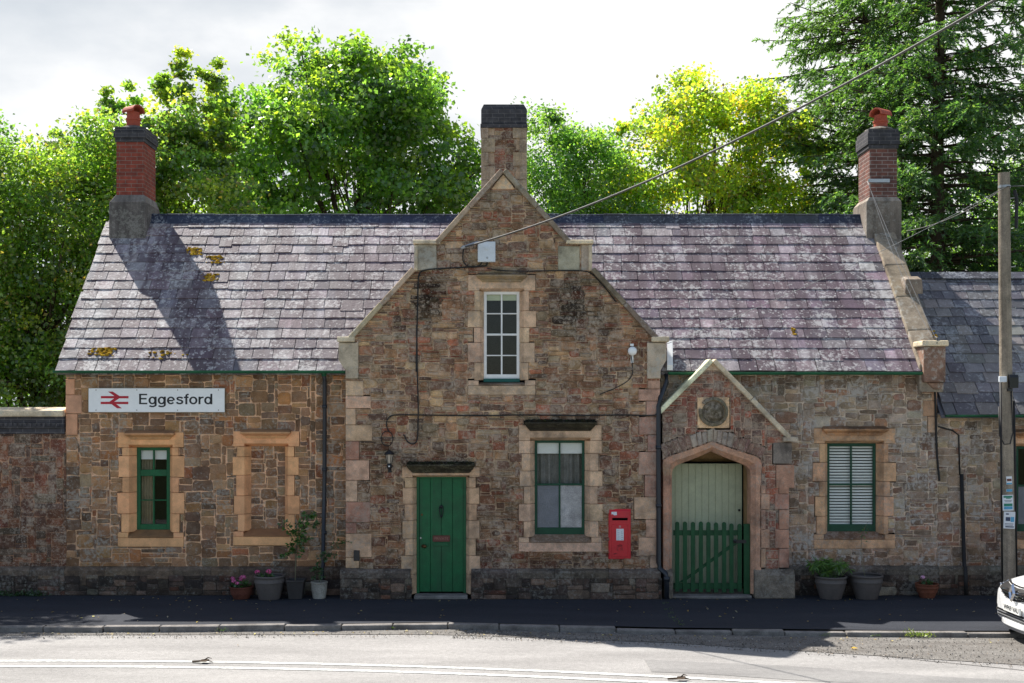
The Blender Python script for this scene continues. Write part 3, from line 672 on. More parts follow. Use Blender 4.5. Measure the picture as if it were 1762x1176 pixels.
gw = MB()
SP_G = [(X(745), Z(510), .30, .55, .65), (X(990), Z(545), .36, .55, .65), (X(1030), Z(560), .25, .3, .5), (X(690), Z(560), .2, .3, .4), (X(930), Z(690), .5,.3,.2), (X(722), Z(520), .10, .55, .72), (X(742), Z(520), .22, .7, .45), (X(975), Z(520), .42, .62, .62), (X(1000), Z(490), .5, .18, .5), (X(1040), Z(545), .35, .35, .4), (X(1105), Z(600), .3, .3, .35),
        (X(735), Z(640), .09, .9, .45), (X(720), Z(720), .10, .5, .3), (X(850), Z(335), .5, .35, .25), (X(790), Z(455), .9, .08, .4), (X(960), Z(735), .8, .12, .4), (X(760), Z(795), .8, .10, .3),
        (X(900), Z(965), 2.4, .18, .35), (X(640), Z(760), .5, .9, .2), (X(860), Z(880), .5, .9, .22), (X(1075), Z(1000), .6, .6, .2)]
def tintG(x, z, c, mortar):
    # redder rusty stones low down and on the right shoulder, ochre and grey above
    n = mnoise.noise((x*.9, z*1.1, 5.0))
    red = smooth01((2.2-z)/1.2)*.65 + smooth01(1-math.hypot((x-X(1050))/1.0, (z-Z(590))/.7))*.6
    if mortar: red *= .45
    red = max(0, min(1, red*.8 + n*.15)); g_ = (.98, .70, .60)
    c = tuple(v*(1-red+red*q) for v, q in zip(c, g_))
    k = 1 - .34*smooth01((3.4-z)/1.3) + .12*n; c = tuple(v*(1-(1-k)*(.55 if mortar else 1)) for v in c)
    return c
fg = free_of('gable')
rubble(gw, GX0, GX1, .50, Z(290), 0.0, lambda x, z: gin(x, z) and fg(x, z), PAL_G, MORT_G, [1,1,2,2,2,3,3,4], [3,4,5,6,7,9,12], relief=(.010,.034), joint=.009, rough=.16, spots=SP_G, mvar=.2, tint=tintG)
lab(gw.build('wall', M['rubble_old'], ST, recalc=False), 'dark rubble gable wall streaked with soot')
# ---- left and right wing walls
lw = MB(); fl = free_of('left')
SP_L = [(X(250,YW), Z(985,YW), 6, .25, .25), (X(60,YW), Z(900,YW), 1.2, 1.0, .2), (X(350,YW), Z(640,YW), 3, .10, .35)]  # wall foot: dirt with shade painted in; also a darker band along the top
rubble(lw, X(113.5,YW), -2.35, .49, 3.90, YW, fl, PAL_L, MORT_L, [2,2,3,3,4,4,5,6], [3,5,6,7,8,10,12], relief=(.008,.020), joint=.008, spots=SP_L)
lab(lw.build('wall', M['rubble'], ST, recalc=False), 'brown squared rubble wall of the left wing')
PX0, PX1 = X(1141, .05), X(1356, .05)
rw = MB(); fr_ = free_of('right')
def rin(x, z):
    if x < PX1-.12 and z < 3.0: return False
    return fr_(x, z)
SP_R = [(X(1480,YW), Z(985,YW), 3, .3, .5), (X(1400,YW), Z(660,YW), 2, .12, .3), (X(1605,YW), Z(740,YW), .2, .6, .3)]
def tintR(x, z, c, mortar):
    n = mnoise.noise((x*1.3, z*1.3, 9.0))
    red = smooth01((2.0-z)/1.4)*.55+n*.35
    red = max(0, min(1, red)); return tuple(v*(1-red+red*q) for v, q in zip(c, (.95,.72,.64)))
rubble(rw, 2.8, X(1612,YW), .49, 3.90, YW, rin, PAL_R, MORT_R, [1,2,2,3,3,4,5], [4,5,6,7,9,11], relief=(.008,.022), joint=.008, rough=.13, spots=SP_R, tint=tintR)
lab(rw.build('wall', M['rubble_grey'], ST, recalc=False), 'grey lichened rubble wall of the right wing')
# hidden rest of the shell: gable ends, rear wall and returns, in plain stone
sh = MB(col=alb((110,92,76)))
sh.box(-7.5, -7.25, YW+.02, 5.6, 0, 3.9); sh.box(7.45, 7.75, YW+.02, 5.6, 0, 3.9); sh.box(-7.25, 7.45, 5.35, 5.6, 0, 3.9)
for xa, xb in ((-7.5,-7.25), (7.45,7.75)): sh.prism([(YW+.1,3.9),(5.6,3.9),(YR,ZR-.25)], xa, xb, 'x')
sh.box(GX0+.002, GX0+.25, .02, YW+.3, 0, 4.4); sh.box(GX1-.25, GX1-.002, .02, YW+.3, 0, 4.4)
lab(sh.build('wall', M['rubble'], ST), 'side and rear walls')

# ---- plinths
def plinth(x0, x1, yw, zt, pr, capcol, mat='plinthstone', parent=ST, ends=True):
    mb = MB(); yp = yw-pr
    rubble(mb, x0, x1, 0, zt-.16, yp, lambda x, z: True, PAL_P, MORT_P, [2,2,3,4], [4,5,7,9,11], relief=(.008,.022), joint=.006)
    x = x0
    while x < x1-.01:
        L = random.uniform(.5, .95); xb = min(x+L, x1)
        if x1-xb < .25: xb = x1
        mb.prism([(yp-.012, zt-.16), (yp-.016, zt-.07), (yp+.01, zt-.035), (yw+.01, zt+.005), (yw+.05, zt-.16)], x+.003, xb-.003, 'x', jit(capcol, .25, .05)); x = xb
    mb.box(x0, x1, yp+.004, yw+.1, 0, zt-.17, MORT_P)
    return mb.build('plinth', M[mat], parent, recalc=False)
plinth(X(585,-.1), dx0-.09, 0.0, .52, .10, alb((70,63,56))); plinth(dx1+.09, X(1137,-.1), 0.0, .52, .10, alb((70,63,56)))
plinth(X(113.5,YW), GX0-.01, YW, .50, .08, alb((74,63,52)))
plinth(PX1+.1, X(1612,YW), YW, .52, .08, alb((70,64,57)))

# ---- gable coping
cp = MB()
def cope(a, b, t=.088, y0=-.085, y1=.34, col=None):
    (xa, za), (xb, zb) = a, b; d = Vector((xb-xa, zb-za)); L = d.length; d.normalize(); n = Vector((-d.y, d.x))
    if n.y < 0: n = -n
    m = max(1, int(L/.75)); 
    for k in range(m):
        p = Vector(a)+d*(L*k/m+.003); q = Vector(a)+d*(L*(k+1)/m-.003); s = random.uniform(-.006,.006)
        cp.prism([tuple(p-n*.02), tuple(q-n*.02), tuple(q+n*(t-.02)), tuple(p+n*(t-.02))], y0+s, y1, 'y', jit(col or alb((150,134,112),1.5), .12))
for mirror in (0, 1):
    f_ = (lambda p: X(p)) if not mirror else (lambda p: X(1731.5-p))
    cope((f_(604), Z(585)), (f_(714), Z(465)), col=alb((150,134,112),1.6) if not mirror else alb((110,98,84),1.6))
    cope((f_(752), Z(422)), (f_(865.7), Z(296)), col=alb((150,134,112),1.6) if not mirror else alb((128,114,96),1.6))
    xa, xb = sorted((f_(711), f_(758))); cp.box(xa, xb, -.09, .34, Z(421), Z(414), jit(alb((168,152,128)), .06))
    xa, xb = sorted((f_(713), f_(719))); cp.box(xa, xb, -.06, .34, Z(467), Z(422), jit(alb((150,136,116)), .06))
    xa, xb = sorted((f_(581), f_(611))); cp.box(xa, xb, -.10, .38, Z(589), Z(580), jit(alb((160,146,124)), .06))
cp.build('coping', M['coping'], ST, bevel=.012)

# ---- slate roofs
SL = [(alb(c, 1.02), w) for c, w in [((126,119,122),3),((118,108,113),3),((140,134,135),3),((108,104,110),2),((126,112,117),2),((154,149,148),2),((98,92,98),1.8)]]
SLD = [(alb(c, .85), w) for c, w in [((112,108,108),3),((98,96,100),3),((126,120,116),2),((88,86,92),2),((134,128,122),1)]]
def slates(mb, x0, x1, ye, ze, yr, zr, gauge, pal, wr=(.30,.47), rough_edge=.03, tone=None, skip=None):
    L = math.hypot(yr-ye, zr-ze); sy, sz = (yr-ye)/L, (zr-ze)/L; ny, nz_ = -sz, sy
    nC = int(round(L/gauge)); g_ = L/nC; cols, wts = zip(*pal)
    def pt(x, d, h): return (x, ye+sy*d+ny*h, ze+sz*d+nz_*h)
    for i in range(nC):
        x = x0 + random.uniform(-rough_edge, rough_edge)
        if i % 2: x += 0
        first = True
        while x < x1-.02:
            w = random.uniform(*wr)*(1.0 - .22*i/nC)
            if first: w *= random.uniform(.5, 1.1); first = False
            xb = min(x+w, x1+random.uniform(-rough_edge, rough_edge)*.5)
            if x1-xb < .12: xb = x1
            d0 = i*g_ - (.05 if i == 0 else 0) + random.uniform(-.007,.007); d1 = min(L+.02, d0+g_*1.75)
            if random.random() < .012 and i > 0: d0 -= random.uniform(.03,.08)
            t = random.uniform(.012,.019); lift = .028+random.uniform(0,.008); rot = random.uniform(-.006,.006)
            if not (skip and skip((x+xb)/2, ye+sy*d0)):
                c = jit(random.choices(cols, wts)[0], .34, .05)
                if tone: c = tone((x+xb)/2, i/nC, c)
                xs, xe = x+random.uniform(.003,.009), xb-random.uniform(.003,.008); ck = random.uniform(0, .02) if random.random() < .12 else 0
                mb.hexa([pt(xs,d0+rot,lift-t),pt(xe,d0-rot+ck,lift-t),pt(xe,d1,.004),pt(xs,d1,.004),pt(xs,d0+rot,lift),pt(xe,d0-rot+ck,lift),pt(xe,d1,.012),pt(xs,d1,.012)], c)
            x = xb
rf = MB()
def toneM(x, t, c):
    n = mnoise.noise((x*.45, t*1.6, 2.0)); n2 = mnoise.noise((x*2.5, t*1.2, 7.0))
    purple = max(0, min(1, .35+n*.9 + (.25 if x > 2 else -.12) - max(0, t-.75)*1.4))
    k = 1+.2*n2 + (.22 if t > .82 else 0)
    return tuple(v*k*(1-purple+purple*q) for v, q in zip(c, (.98,.83,.90)))
wingz = lambda x: 4.05 + (6.72-4.05)*(1-abs(x-X(866))/(2.65 if x < X(866) else 2.75))
slates(rf, XL, XR, YE, ZE, YR, ZR, .262, SL, tone=toneM, skip=lambda x, y: GX0+.1 < x < GX1-.1 and zroof(y) < wingz(x)-.35)
for xa, xb in ((XL+.06, GX0+.06), (GX1-.06, XR+.02)): rf.prism([(YE+.03, ZE-.02), (YR, ZR-.03), (2*YR-YE, ZE-.02), (2*YR-YE, ZE-.08), (YR, ZR-.12), (YE+.03, ZE-.08)], xa, xb, 'x', alb((90,86,92)))
rf.prism([(2.2, zroof(2.2)-.02), (YR, ZR-.03), (2*YR-YE, ZE-.02), (2*YR-YE, ZE-.08), (YR, ZR-.12), (2.2, zroof(2.2)-.08)], GX0+.062, GX1-.062, 'x', alb((90,86,92)))
# wing roof behind the gable parapet
ax, az = X(866), 6.72
for sgn in (-1, 1):
    xe = (GX0-.05) if sgn < 0 else (GX1+.05); zl = 4.05
    rf.hexa([(xe,.28,zl-.08),(ax,.28,az-.08),(ax,3.0,az-.08),(xe,3.0,zl-.08),(xe,.28,zl),(ax,.28,az),(ax,3.0,az),(xe,3.0,zl)], alb((112,104,112)))
roof = rf.build('roof', M['slate'], ST, recalc=False); lab(roof, 'purple grey slate roof blotched with white lichen')
rd = MB(); x = XL+.75
while x < XR+.02:
    xb = min(x+random.uniform(.42,.5), XR+.05); dz = random.uniform(-.008,.008)
    c = jit(alb((58,64,82),1.0) if not (2.0 < x < 6.1) else alb((76,78,86),1.0), .22)
    for s_ in (-1, 1):
        zt_, zl_ = ZR+.10+dz, ZR-.115+dz
        rd.hexa([(x,YR,zt_-.02),(xb-.006,YR,zt_-.02),(xb-.006,YR+s_*.105,zl_-.01),(x,YR+s_*.105,zl_-.01),(x,YR,zt_),(xb-.006,YR,zt_),(xb-.006,YR+s_*.120,zl_+.005),(x,YR+s_*.120,zl_+.005)], c)
    rd.tube([(x,YR,ZR+.10+dz),(xb-.006,YR,ZR+.10+dz)], .022, 8, c); x = xb
rd.build('ridge', M['ridge'], ST, recalc=False)
fl_ = MB(); fl_.hexa([(X(1148,.1),.12,3.93),(X(1158,.1),.12,3.93),(X(1158,.5),.5,4.36),(X(1148,.5),.5,4.36),(X(1148,.1),.10,4.02),(X(1158,.1),.10,4.02),(X(1157,.5),.5,4.46),(X(1148,.5),.5,4.46)]); fl_.build('flashing', M['white'], ST)

# ---- gutters and downpipes
def gutter(xa, xb, y, z, r=.05):
    mb = MB(); n = 8
    m = max(2, int((xb-xa)/1.5)); xs = [xa+(xb-xa)*i/m for i in range(m+1)]
    prof = [(y-r*math.cos(math.pi*k/n), z-r*math.sin(math.pi*k/n)) for k in range(n+1)] + [(y+(r-.006)*math.cos(math.pi*k/n), z-(r-.006)*math.sin(math.pi*k/n)) for k in range(n+1)]
    for a, b in zip(xs, xs[1:]): mb.prism(prof, a, b-.002, 'x')
    for a in xs[1:-1]: mb.prism([(y-(r+.006)*math.cos(math.pi*k/n), z-(r+.006)*math.sin(math.pi*k/n)) for k in range(n+1)], a-.03, a+.03, 'x')
    return mb.build('gutter', M['guttergreen'], ST, smooth=False)
gutter(X(92,.14), X(594,.14), .145, 3.925); gutter(X(1150,.14), X(1593,.14), .145, 3.90)
dp = MB(); xd = X(559, .32)
dp.tube([(xd,.20,3.88),(xd,.28,3.78),(xd,.31,3.70),(xd-.005,.31,2.0),(xd-.03,.29,.52),(xd-.03,.22,.48),(xd-.03,.22,.06)], .036, 10)
for zz_ in (3.3, 2.2, 1.1): dp.lathe([(.046,-.03),(.046,.03)], (xd-.003*(3.9-zz_), .31, zz_), 10)
lab(dp.build('downpipe', M['pipe'], ST, smooth=True), 'dark downpipe beside the blind window')
hp = MB(); hp.lathe([(.04,0),(.05,.05),(.062,.1)], (xd,.21,3.83), 12); hp.build('rainwater_head', M['guttergreen'], ST, smooth=True)
dp = MB(); xd = X(1133.5, -.06)
dp.tube([(X(1146,.15),.14,3.86),(X(1146,.15),.08,3.72),(X(1136,0),-.02,3.45),(xd,-.045,3.30),(xd,-.045,.62),(xd+.02,-.07,.52),(xd+.10,-.16,.46),(xd+.12,-.17,.38),(xd+.12,-.17,.03)], .042, 10)
for zz_ in (2.6, 1.6): dp.lathe([(.052,-.03),(.052,.03)], (xd, -.045, zz_), 10)
dp.lathe([(.055,-.04),(.055,.04)], (xd+.12,-.17,.36), 10)
lab(dp.build('downpipe', M['pipe'], ST, smooth=True), 'dark downpipe in the angle between gable and porch')

# ---- chimneys
def chim(name_lab, bx, by, bz, brick, cap, brick_m, base_col, potm, base_m='render', flip=1):
    x0,x1,y0,y1 = brick
    root = MB(); zt, zc, zb, zs = bz          # cap top, cap bottom, brick bottom, base shoulder
    root.box(x0,x1,y0,y1,zb-.02,zc)
    o = root.build('chimney', M[brick_m], ST); lab(o, name_lab)
    cpm = MB(); e = .045
    cpm.box(x0-e*.5,x1+e*.5,y0-e*.5,y1+e*.5,zc+.001,zc+.075); cpm.box(x0-e,x1+e,y0-e,y1+e,zc+.077,zt-.08); cpm.box(x0-e*.6,x1+e*.6,y0-e*.6,y1+e*.6,zt-.078,zt)
    cpm.build('chimney_cap', M['darkbrick'], o, bevel=.006)
    bx0,bx1,by0,by1 = bx; bm = MB(col=base_col)
    bm.box(bx0,bx1,by0,by1,zroof(by0)-.5,zs)
    bm.hexa([(bx0,by0,zs+.001),(bx1,by0,zs+.001),(bx1,by1,zs+.001),(bx0,by1,zs+.001),(x0-.01,y0-.01,zb),(x1+.01,y0-.01,zb),(x1+.01,y1+.01,zb),(x0-.01,y1+.01,zb)], tuple(v*1.5 for v in base_col))
    bm.build('chimney_base', M[base_m], o, bevel=.01)
    fm = MB(col=base_col); fm.lathe([(.30,0),(.27,.03),(.17,.07)], ((x0+x1)/2, (y0+y1)/2-.1, zt), 14); fm.build('flaunching', M['render'], o)
    # clay pot with half-round hood
    cx, cy = (x0+x1)/2+.02*flip, (y0+y1)/2-.12; pm = MB(); h = by
    pm.lathe([(.13,0.0),(.13,h*.35),(.145,h*.37),(.145,h*.45),(.125,h*.47),(.125,h*.72),(.10,h*.72),(.10,.02)], (cx,cy,zt+.02), 20)
    n = 10; ro, ri = .150, .125; zc_ = zt+.02+h*.70
    prof = [(cy-ro*math.cos(math.pi*k/n), zc_+ro*math.sin(math.pi*k/n)*.95) for k in range(n+1)] + [(cy+ri*math.cos(math.pi*k/n), zc_+ri*math.sin(math.pi*k/n)*.95) for k in range(n+1)]
    vs = [(cx-.165, p[0], p[1]) for p in prof]+[(cx+.165, p[0], p[1]+(0.0)) for p in prof]
    # turn the hood tunnel partly towards the front
    a = R(35*flip); ca, sa = math.cos(a), math.sin(a)
    vs = [(cx+(p[0]-cx)*ca-(p[1]-cy)*sa, cy+(p[0]-cx)*sa+(p[1]-cy)*ca, p[2]) for p in vs]
    m = len(prof); fs = [tuple(range(m)), tuple(range(2*m-1,m-1,-1))]+[(k,(k+1)%m,m+(k+1)%m,m+k) for k in range(m)]
    pm.add(vs, fs); pm.build('chimney_pot', M[potm], o, smooth=False)
    return o
chim('red brick chimney at the left end with grey rendered base', (-7.48,-6.77,2.58,3.55), .46, (8.75,8.46,7.43,7.27), (-7.355,-6.82,2.64,3.42), None, 'redbrick', alb((104,98,94),1.1), 'potchim', flip=-1)
chim('soot darkened brick chimney at the right end', (7.24,7.92,2.58,3.45), .40, (8.72,8.33,7.39,7.29), (7.315,7.85,2.64,3.32), None, 'purplebrick', alb((122,112,102),1.2), 'potchim', flip=1)
mc = MB()
rubble(mc, -.235, .625, 6.9, 8.72, 2.60, lambda x, z: .0 < x < .42 or ((x > .22) == (int((z-6.9)/.28) % 2 == 0) and .12 < abs(x-.195) < .3) , PAL_G, MORT_G, [2,2,3,4], [3,4,5,6], relief=(.006,.016), spots=[(.3,8.4,.5,.5,.4)])
zq = 6.9; k = 0
while zq < 8.70:
    h = .27; w = (.14,.27)[k % 2]
    for xa, xb in ((-.25,-.25+w), (.64-((.27,.14)[k % 2]),.64)): mc.box(xa, xb, 2.575, 2.9, zq+.004, min(zq+h-.004, 8.72), jit(alb((150,130,108),1.6), .12))
    zq += h; k += 1
mc.box(-.24,.63,2.605,3.4,6.5,8.72, MORT_G)
mo = mc.build('chimney', M['rubble_old'], ST, recalc=False); lab(mo, 'tall stone chimney behind the gable peak with dark brick top')
mcc = MB(); mcc.box(-.265,.655,2.56,3.44,8.722,8.80); mcc.box(-.25,.64,2.575,3.42,8.802,9.08)
mcc.hexa([(-.25,2.575,9.081),(.64,2.575,9.081),(.64,3.42,9.081),(-.25,3.42,9.081),(-.20,2.62,9.19),(.58,2.62,9.19),(.58,3.38,9.19),(-.20,3.38,9.19)]); mcc.build('chimney_cap', M['darkbrick'], mo, bevel=.006)

# ---- east verge parapet with its kneeler
pv = MB(col=alb((140,126,110), 1.2))
def vp(y, x, h): return (x, y, zroof(y)+h)
for ya, yb in ((.16,.75),(.75,1.35),(1.35,1.95),(1.95,2.75)):
    c = jit(alb((138,124,108), 1.2), .15); xa, xb = 7.38, 7.80
    pv.hexa([vp(ya,xa,-.35),vp(ya,xb,-.35),vp(yb-.01,xb,-.35),vp(yb-.01,xa,-.35),vp(ya,xa,.13),vp(ya,xb,.15),vp(yb-.01,xb,.15),vp(yb-.01,xa,.13)], c)
pv.hexa([vp(1.38,7.56,.14),vp(1.38,7.90,.14),vp(1.66,7.90,.14),vp(1.66,7.56,.14),vp(1.38,7.58,.42),vp(1.38,7.88,.42),vp(1.60,7.88,.26),vp(1.60,7.58,.26)], alb((96,86,76)))
pv.box(7.42, 7.80, .06, .45, 3.72, 4.34, alb((128,100,84),1.3)); pv.box(7.38, 7.84, .02, .48, 4.342, 4.44, alb((176,154,128))); pv.prism([(7.50,3.718),(7.79,3.718),(7.79,3.60),(7.62,3.60)], .12, .42, 'y', alb((140,112,94),1.3))
lab(pv.build('parapet', M['coping'], ST, bevel=.02, segs=2), 'stone parapet along the right roof end')

# ---- porch
YP = .05
def PX(p): return X(p, YP)
def PZ(p): return Z(p, YP)
ap = [(1157,1023),(1157,818),(1158.5,809),(1163,803),(1173,798),(1200,788),(1225,777)]
ap = ap + [(2450-a, b) for a, b in ap[-2::-1]]
inner = [(PX(a), PZ(b)) for a, b in ap]
op = [(1141,1023),(1141,818),(1140,801),(1141,792),(1152,785),(1190,773),(1225,760)]
op = op + [(2450-a, b) for a, b in op[-2::-1]]
outer = [(PX(a), PZ(b)) for a, b in op]
arch = MB(); n = len(inner)
for k in range(n-1):
    c = alb((168,128,104),1.4) if inner[k][1] < PZ(830) and inner[k+1][1] < PZ(830) else alb((166,128,104),1.5)
    a0, a1, b0, b1 = inner[k], inner[k+1], outer[k], outer[k+1]
    # chamfered inner edge
    m0 = (a0[0]*.55+b0[0]*.45, a0[1]*.55+b0[1]*.45); m1 = (a1[0]*.55+b1[0]*.45, a1[1]*.55+b1[1]*.45)
    y0 = YP-.03
    arch.add([(b0[0],y0,b0[1]),(b1[0],y0,b1[1]),(m1[0],y0,m1[1]),(m0[0],y0,m0[1]),(a0[0],y0+.09,a0[1]),(a1[0],y0+.09,a1[1]),(a1[0],YP+.34,a1[1]),(a0[0],YP+.34,a0[1]),(b0[0],YP+.34,b0[1]),(b1[0],YP+.34,b1[1])],
             [(0,1,2,3),(3,2,5,4),(4,5,6,7),(7,6,9,8),(8,9,1,0)], jit(c, .06))
porch_in = inpoly([(PX(1140), 0), (PX(1140), PZ(708)), (PX(1225), PZ(620)), (PX(1362), PZ(760)), (PX(1356), PZ(775)), (PX(1356), 0)])
oin = inpoly(outer)
# quoins of the porch: inner jamb stones, outer corner stones
jq = MB(); jc = MB()
z = .52; k = 0
while z < PZ(835):
    h = min(random.uniform(.24,.34), PZ(835)-z)
    if PZ(835)-z-h < .1: h = PZ(835)-z
    w = (.10,.17)[k % 2]; xa = PX(1307)
    jq.box(xa, xa+w, YP-.03, YP+.25, z+.004, z+h-.004, jit(alb((168,132,108),1.5), .1)); exc('porch', xa, xa+w, z, z+h)
    w = (.17,.24)[k % 2]; xb = PX(1357)
    jc.box(xb-w, xb, YP-.032, YP+.34, z+.004, z+h-.004, jit(alb((160,120,100),1.5), .1)); exc('porch', xb-w, xb, z, z+h)
    z += h; k += 1
jc.box(PX(1335), PX(1366), YP-.03, YP+.34, PZ(840), PZ(800), jit(alb((156,116,98),1.5))); exc('porch', PX(1335), PX(1366), PZ(840), PZ(800))
jc.box(PX(1330), PX(1362), YP-.03, YP+.34, PZ(798), PZ(762), jit(alb((118,108,98),1.4))); exc('porch', PX(1330), PX(1362), PZ(798), PZ(762))
jp = MB(); jp.prism([(PX(1225),PZ(621)),(PX(1207),PZ(638)),(PX(1243),PZ(638))], YP-.025, YP+.2, 'y', alb((164,142,118))); exc('porch', PX(1207), PX(1243), PZ(638), PZ(620))
pw_ = MB()
# voussoirs
mid = [p for p, (a, b) in zip(outer, op) if b < 800]; 
path = []
for a, b in zip(outer[3:10], outer[4:10]):
    L = math.hypot(b[0]-a[0], b[1]-a[1]); m = max(1, int(L/.02))
    path += [(a[0]+(b[0]-a[0])*t/m, a[1]+(b[1]-a[1])*t/m, a, b) for t in range(m)]
i = 0; vou = []
while i < len(path)-3:
    st = random.choice([3,4,4,5]); j2 = min(i+st, len(path)-1)
    p, q = path[i], path[j2]
    def nrm(pp):
        side = (pp[0]-PX(1225))/.72; return Vector((side*.62, 1.0)).normalized()
    n1_, n2_ = nrm(p), nrm(q); hh = random.uniform(.19,.25)
    P0, P1 = Vector(p[:2])+n1_*.012, Vector(q[:2])+n2_*.012
    vou.append([P0, P1, P1+n2_*hh, P0+n1_*hh]); i = j2
vpolys = [inpoly([tuple(v) for v in q]) for q in vou]
fp = free_of('porch')
exc('porch', PX(1199), PX(1256), PZ(738), PZ(683))
fp = free_of('porch')
ptin = lambda x, z: porch_in(x, z) and not oin(x, z) and fp(x, z)
rubble(pw_, PX(1140), PX(1366), .5, PZ(618), YP, lambda x, z: ptin(x, z) and not any(v(x, z) for v in vpolys), [(alb(c), w) for c, w in [((104,66,54),3),((120,76,58),2),((92,72,62),2),((108,92,80),2),((116,62,46),1.5),((84,66,58),2)]], alb((140,118,102)), [2,3,3,4], [3,4,5,7,9], relief=(.008,.02), joint=.008)
for q in vou:
    cx = sum(v.x for v in q)/4; cz = sum(v.y for v in q)/4
    qq = [(cx+(v.x-cx)*.86, cz+(v.y-cz)*.96) for v in q]
    key = abs(cx-PX(1225)) < .32
    if porch_in(cx, cz): stone_poly(pw_, qq, YP, random.uniform(.012,.022), jit(alb((126,116,106)) if key else alb((98,76,66)), .2))
for j in range(int((PZ(700)-PZ(815))/.03)):
    for i in range(int((PX(1340)-PX(1140))/.03)):
        xa, za = PX(1140)+i*.03, PZ(815)+j*.03
        if ptin(xa+.015, za+.015) and any(v(xa+.015, za+.015) for v in vpolys): pw_.add([(xa,YP,za),(xa+.03,YP,za),(xa+.03,YP,za+.03),(xa,YP,za+.03)], [(0,1,2,3)], jit(alb((130,112,98)),.1))
porch = pw_.build('porch', M['rubble_old'], ST, recalc=False); lab(porch, 'small gabled stone porch with pointed doorway')
ao = arch.build('arch', M['dressed_old'], porch, recalc=True); jq.build('jamb_stones', M['dressed_old'], porch, bevel=.007); jc.build('quoins', M['dressed_old'], porch, bevel=.007); jp.build('apex_stone', M['dressed_old'], porch, bevel=.007)
bs = MB(); bs.prism([(YP-.10,0),(YP-.10,.40),(YP-.02,.50),(YP+.34,.50),(YP+.34,0)], PX(1297), PX(1366), 'x', alb((92,84,74))); bs.build('plinth', M['plinthstone'], porch, bevel=.02, segs=2); bs = MB(); bs.prism([(YP-.10,0),(YP-.10,.40),(YP-.02,.50),(YP+.34,.50),(YP+.34,0)], PX(1141), PX(1157), 'x', alb((86,78,68)))
bs.build('plinth', M['plinthstone'], porch, bevel=.02, segs=2)
pc = MB(); cp = pc
cope((PX(1134), PZ(712)), (PX(1225), PZ(622)), t=.085, y0=YP-.10, y1=.42, col=alb((186,166,138)))  # sunlight on the left slope is put into a paler stone colour
cope((PX(1225), PZ(622)), (PX(1355), PZ(755)), t=.085, y0=YP-.10, y1=.42, col=alb((150,136,116)))
pc.box(PX(1346), PX(1371), YP-.10, .40, PZ(760), PZ(752), alb((140,128,112)))
pc.build('coping', M['coping'], porch, bevel=.012)
# roundel
rr = MB(); rcx, rcz = PX(1227), PZ(709)
rr.box(PX(1200), PX(1255), YP-.012, YP+.1, PZ(737), PZ(684), alb((176,140,108)))
n = 28
for k in range(n):
    a, b = 2*math.pi*k/n, 2*math.pi*(k+1)/n
    if -.75*math.pi < ((a+math.pi/2+math.pi) % (2*math.pi))-math.pi < -1.9: continue
    ro, ri = .255, .20
    def rp(r_, t, y_): return (rcx+r_*math.cos(t), y_, rcz+r_*math.sin(t))
    rr.hexa([rp(ri,a,YP-.07),rp(ro,a,YP-.05),rp(ro,b,YP-.05),rp(ri,b,YP-.07),rp(ri,a,YP-.012),rp(ro,a,YP-.012),rp(ro,b,YP-.012),rp(ri,b,YP-.012)], jit(alb((84,78,64)), .12))
ra = rr.build('roundel', M['dressed_old'], porch, bevel=.006)
rv = MB(); nr, na = 9, 30      # worn carved relief
bl = [(-.02,.06,.07,.05),(.05,.0,.08,.06),(-.08,-.04,.06,.045),(.02,-.10,.06,.05),(.09,-.09,.04,.035),(-.09,.09,.035,.03),(.10,.08,.03,.03)]
for i in range(nr+1):
    for k in range(na):
        r_, a_ = .195*i/nr+.001, 2*math.pi*k/na; dx, dz = r_*math.cos(a_), r_*math.sin(a_)
        h = sum(q_[3]*math.exp(-((dx-q_[0])**2+(dz-q_[1])**2)/(q_[2]**2)) for q_ in bl) + .018*mnoise.noise((dx*22, dz*22, 4))
        rv.v.append((rcx+dx, YP-.014-(h if i < nr else 0), rcz+dz))
for i in range(nr):
    for k in range(na): c_ = 78+40*mnoise.noise((i*.5, k*.4, 1)); rv.f.append((i*na+k, i*na+(k+1)%na, (i+1)*na+(k+1)%na, (i+1)*na+k)); rv.c.append(alb((max(50,c_+14), max(46,c_+6), max(40,c_-8)), 1.5))
rv.build('carving', M['dressed_old'], ra, smooth=True)
# porch interior: reveal walls, ceiling, step, inner door
pin = MB(col=alb((150,116,82)))
pin.box(PX(1293)+.005, PX(1293)+.05, YP+.34, .86, 0, 2.5); pin.box(PX(1157)-.05, PX(1157)-.005, YP+.34, .86, 0, 2.5); pin.box(PX(1157)-.05, PX(1293)+.05, YP+.34, .90, 2.50, 2.56); pin.box(PX(1157)-.05, PX(1293)+.05, .862, .90, 0, 2.5)
pin.build('porch_lining', M['ceiling'], porch)
pst = MB(); 
arcp = [(PX(1157)+ (PX(1293)-PX(1157))*t/12, YP-.06-.07*math.sin(math.pi*t/12)) for t in range(13)] + [(PX(1293),.8),(PX(1157),.8)]
pst.prism(arcp, .0, .045, 'z'); pst.build('doorstep', M['kerbstone'], porch, bevel=.01)
yb_ = .74; bx0, bx1, bz0, bz1 = X(1150,yb_), X(1277,yb_), .06, Z(798,yb_)
bd = MB(); nb = 11; pw = (bx1-bx0)/nb
for k in range(nb): bd.box(bx0+k*pw+.003, bx0+(k+1)*pw-.003, yb_, yb_+.03, bz0, bz1)
bd.box(bx0, bx1, yb_+.012, yb_+.04, bz0, bz1)
bdo = bd.build('door', M['sage'], ST, bevel=.003); lab(bdo, 'pale sage boarded door inside the porch')
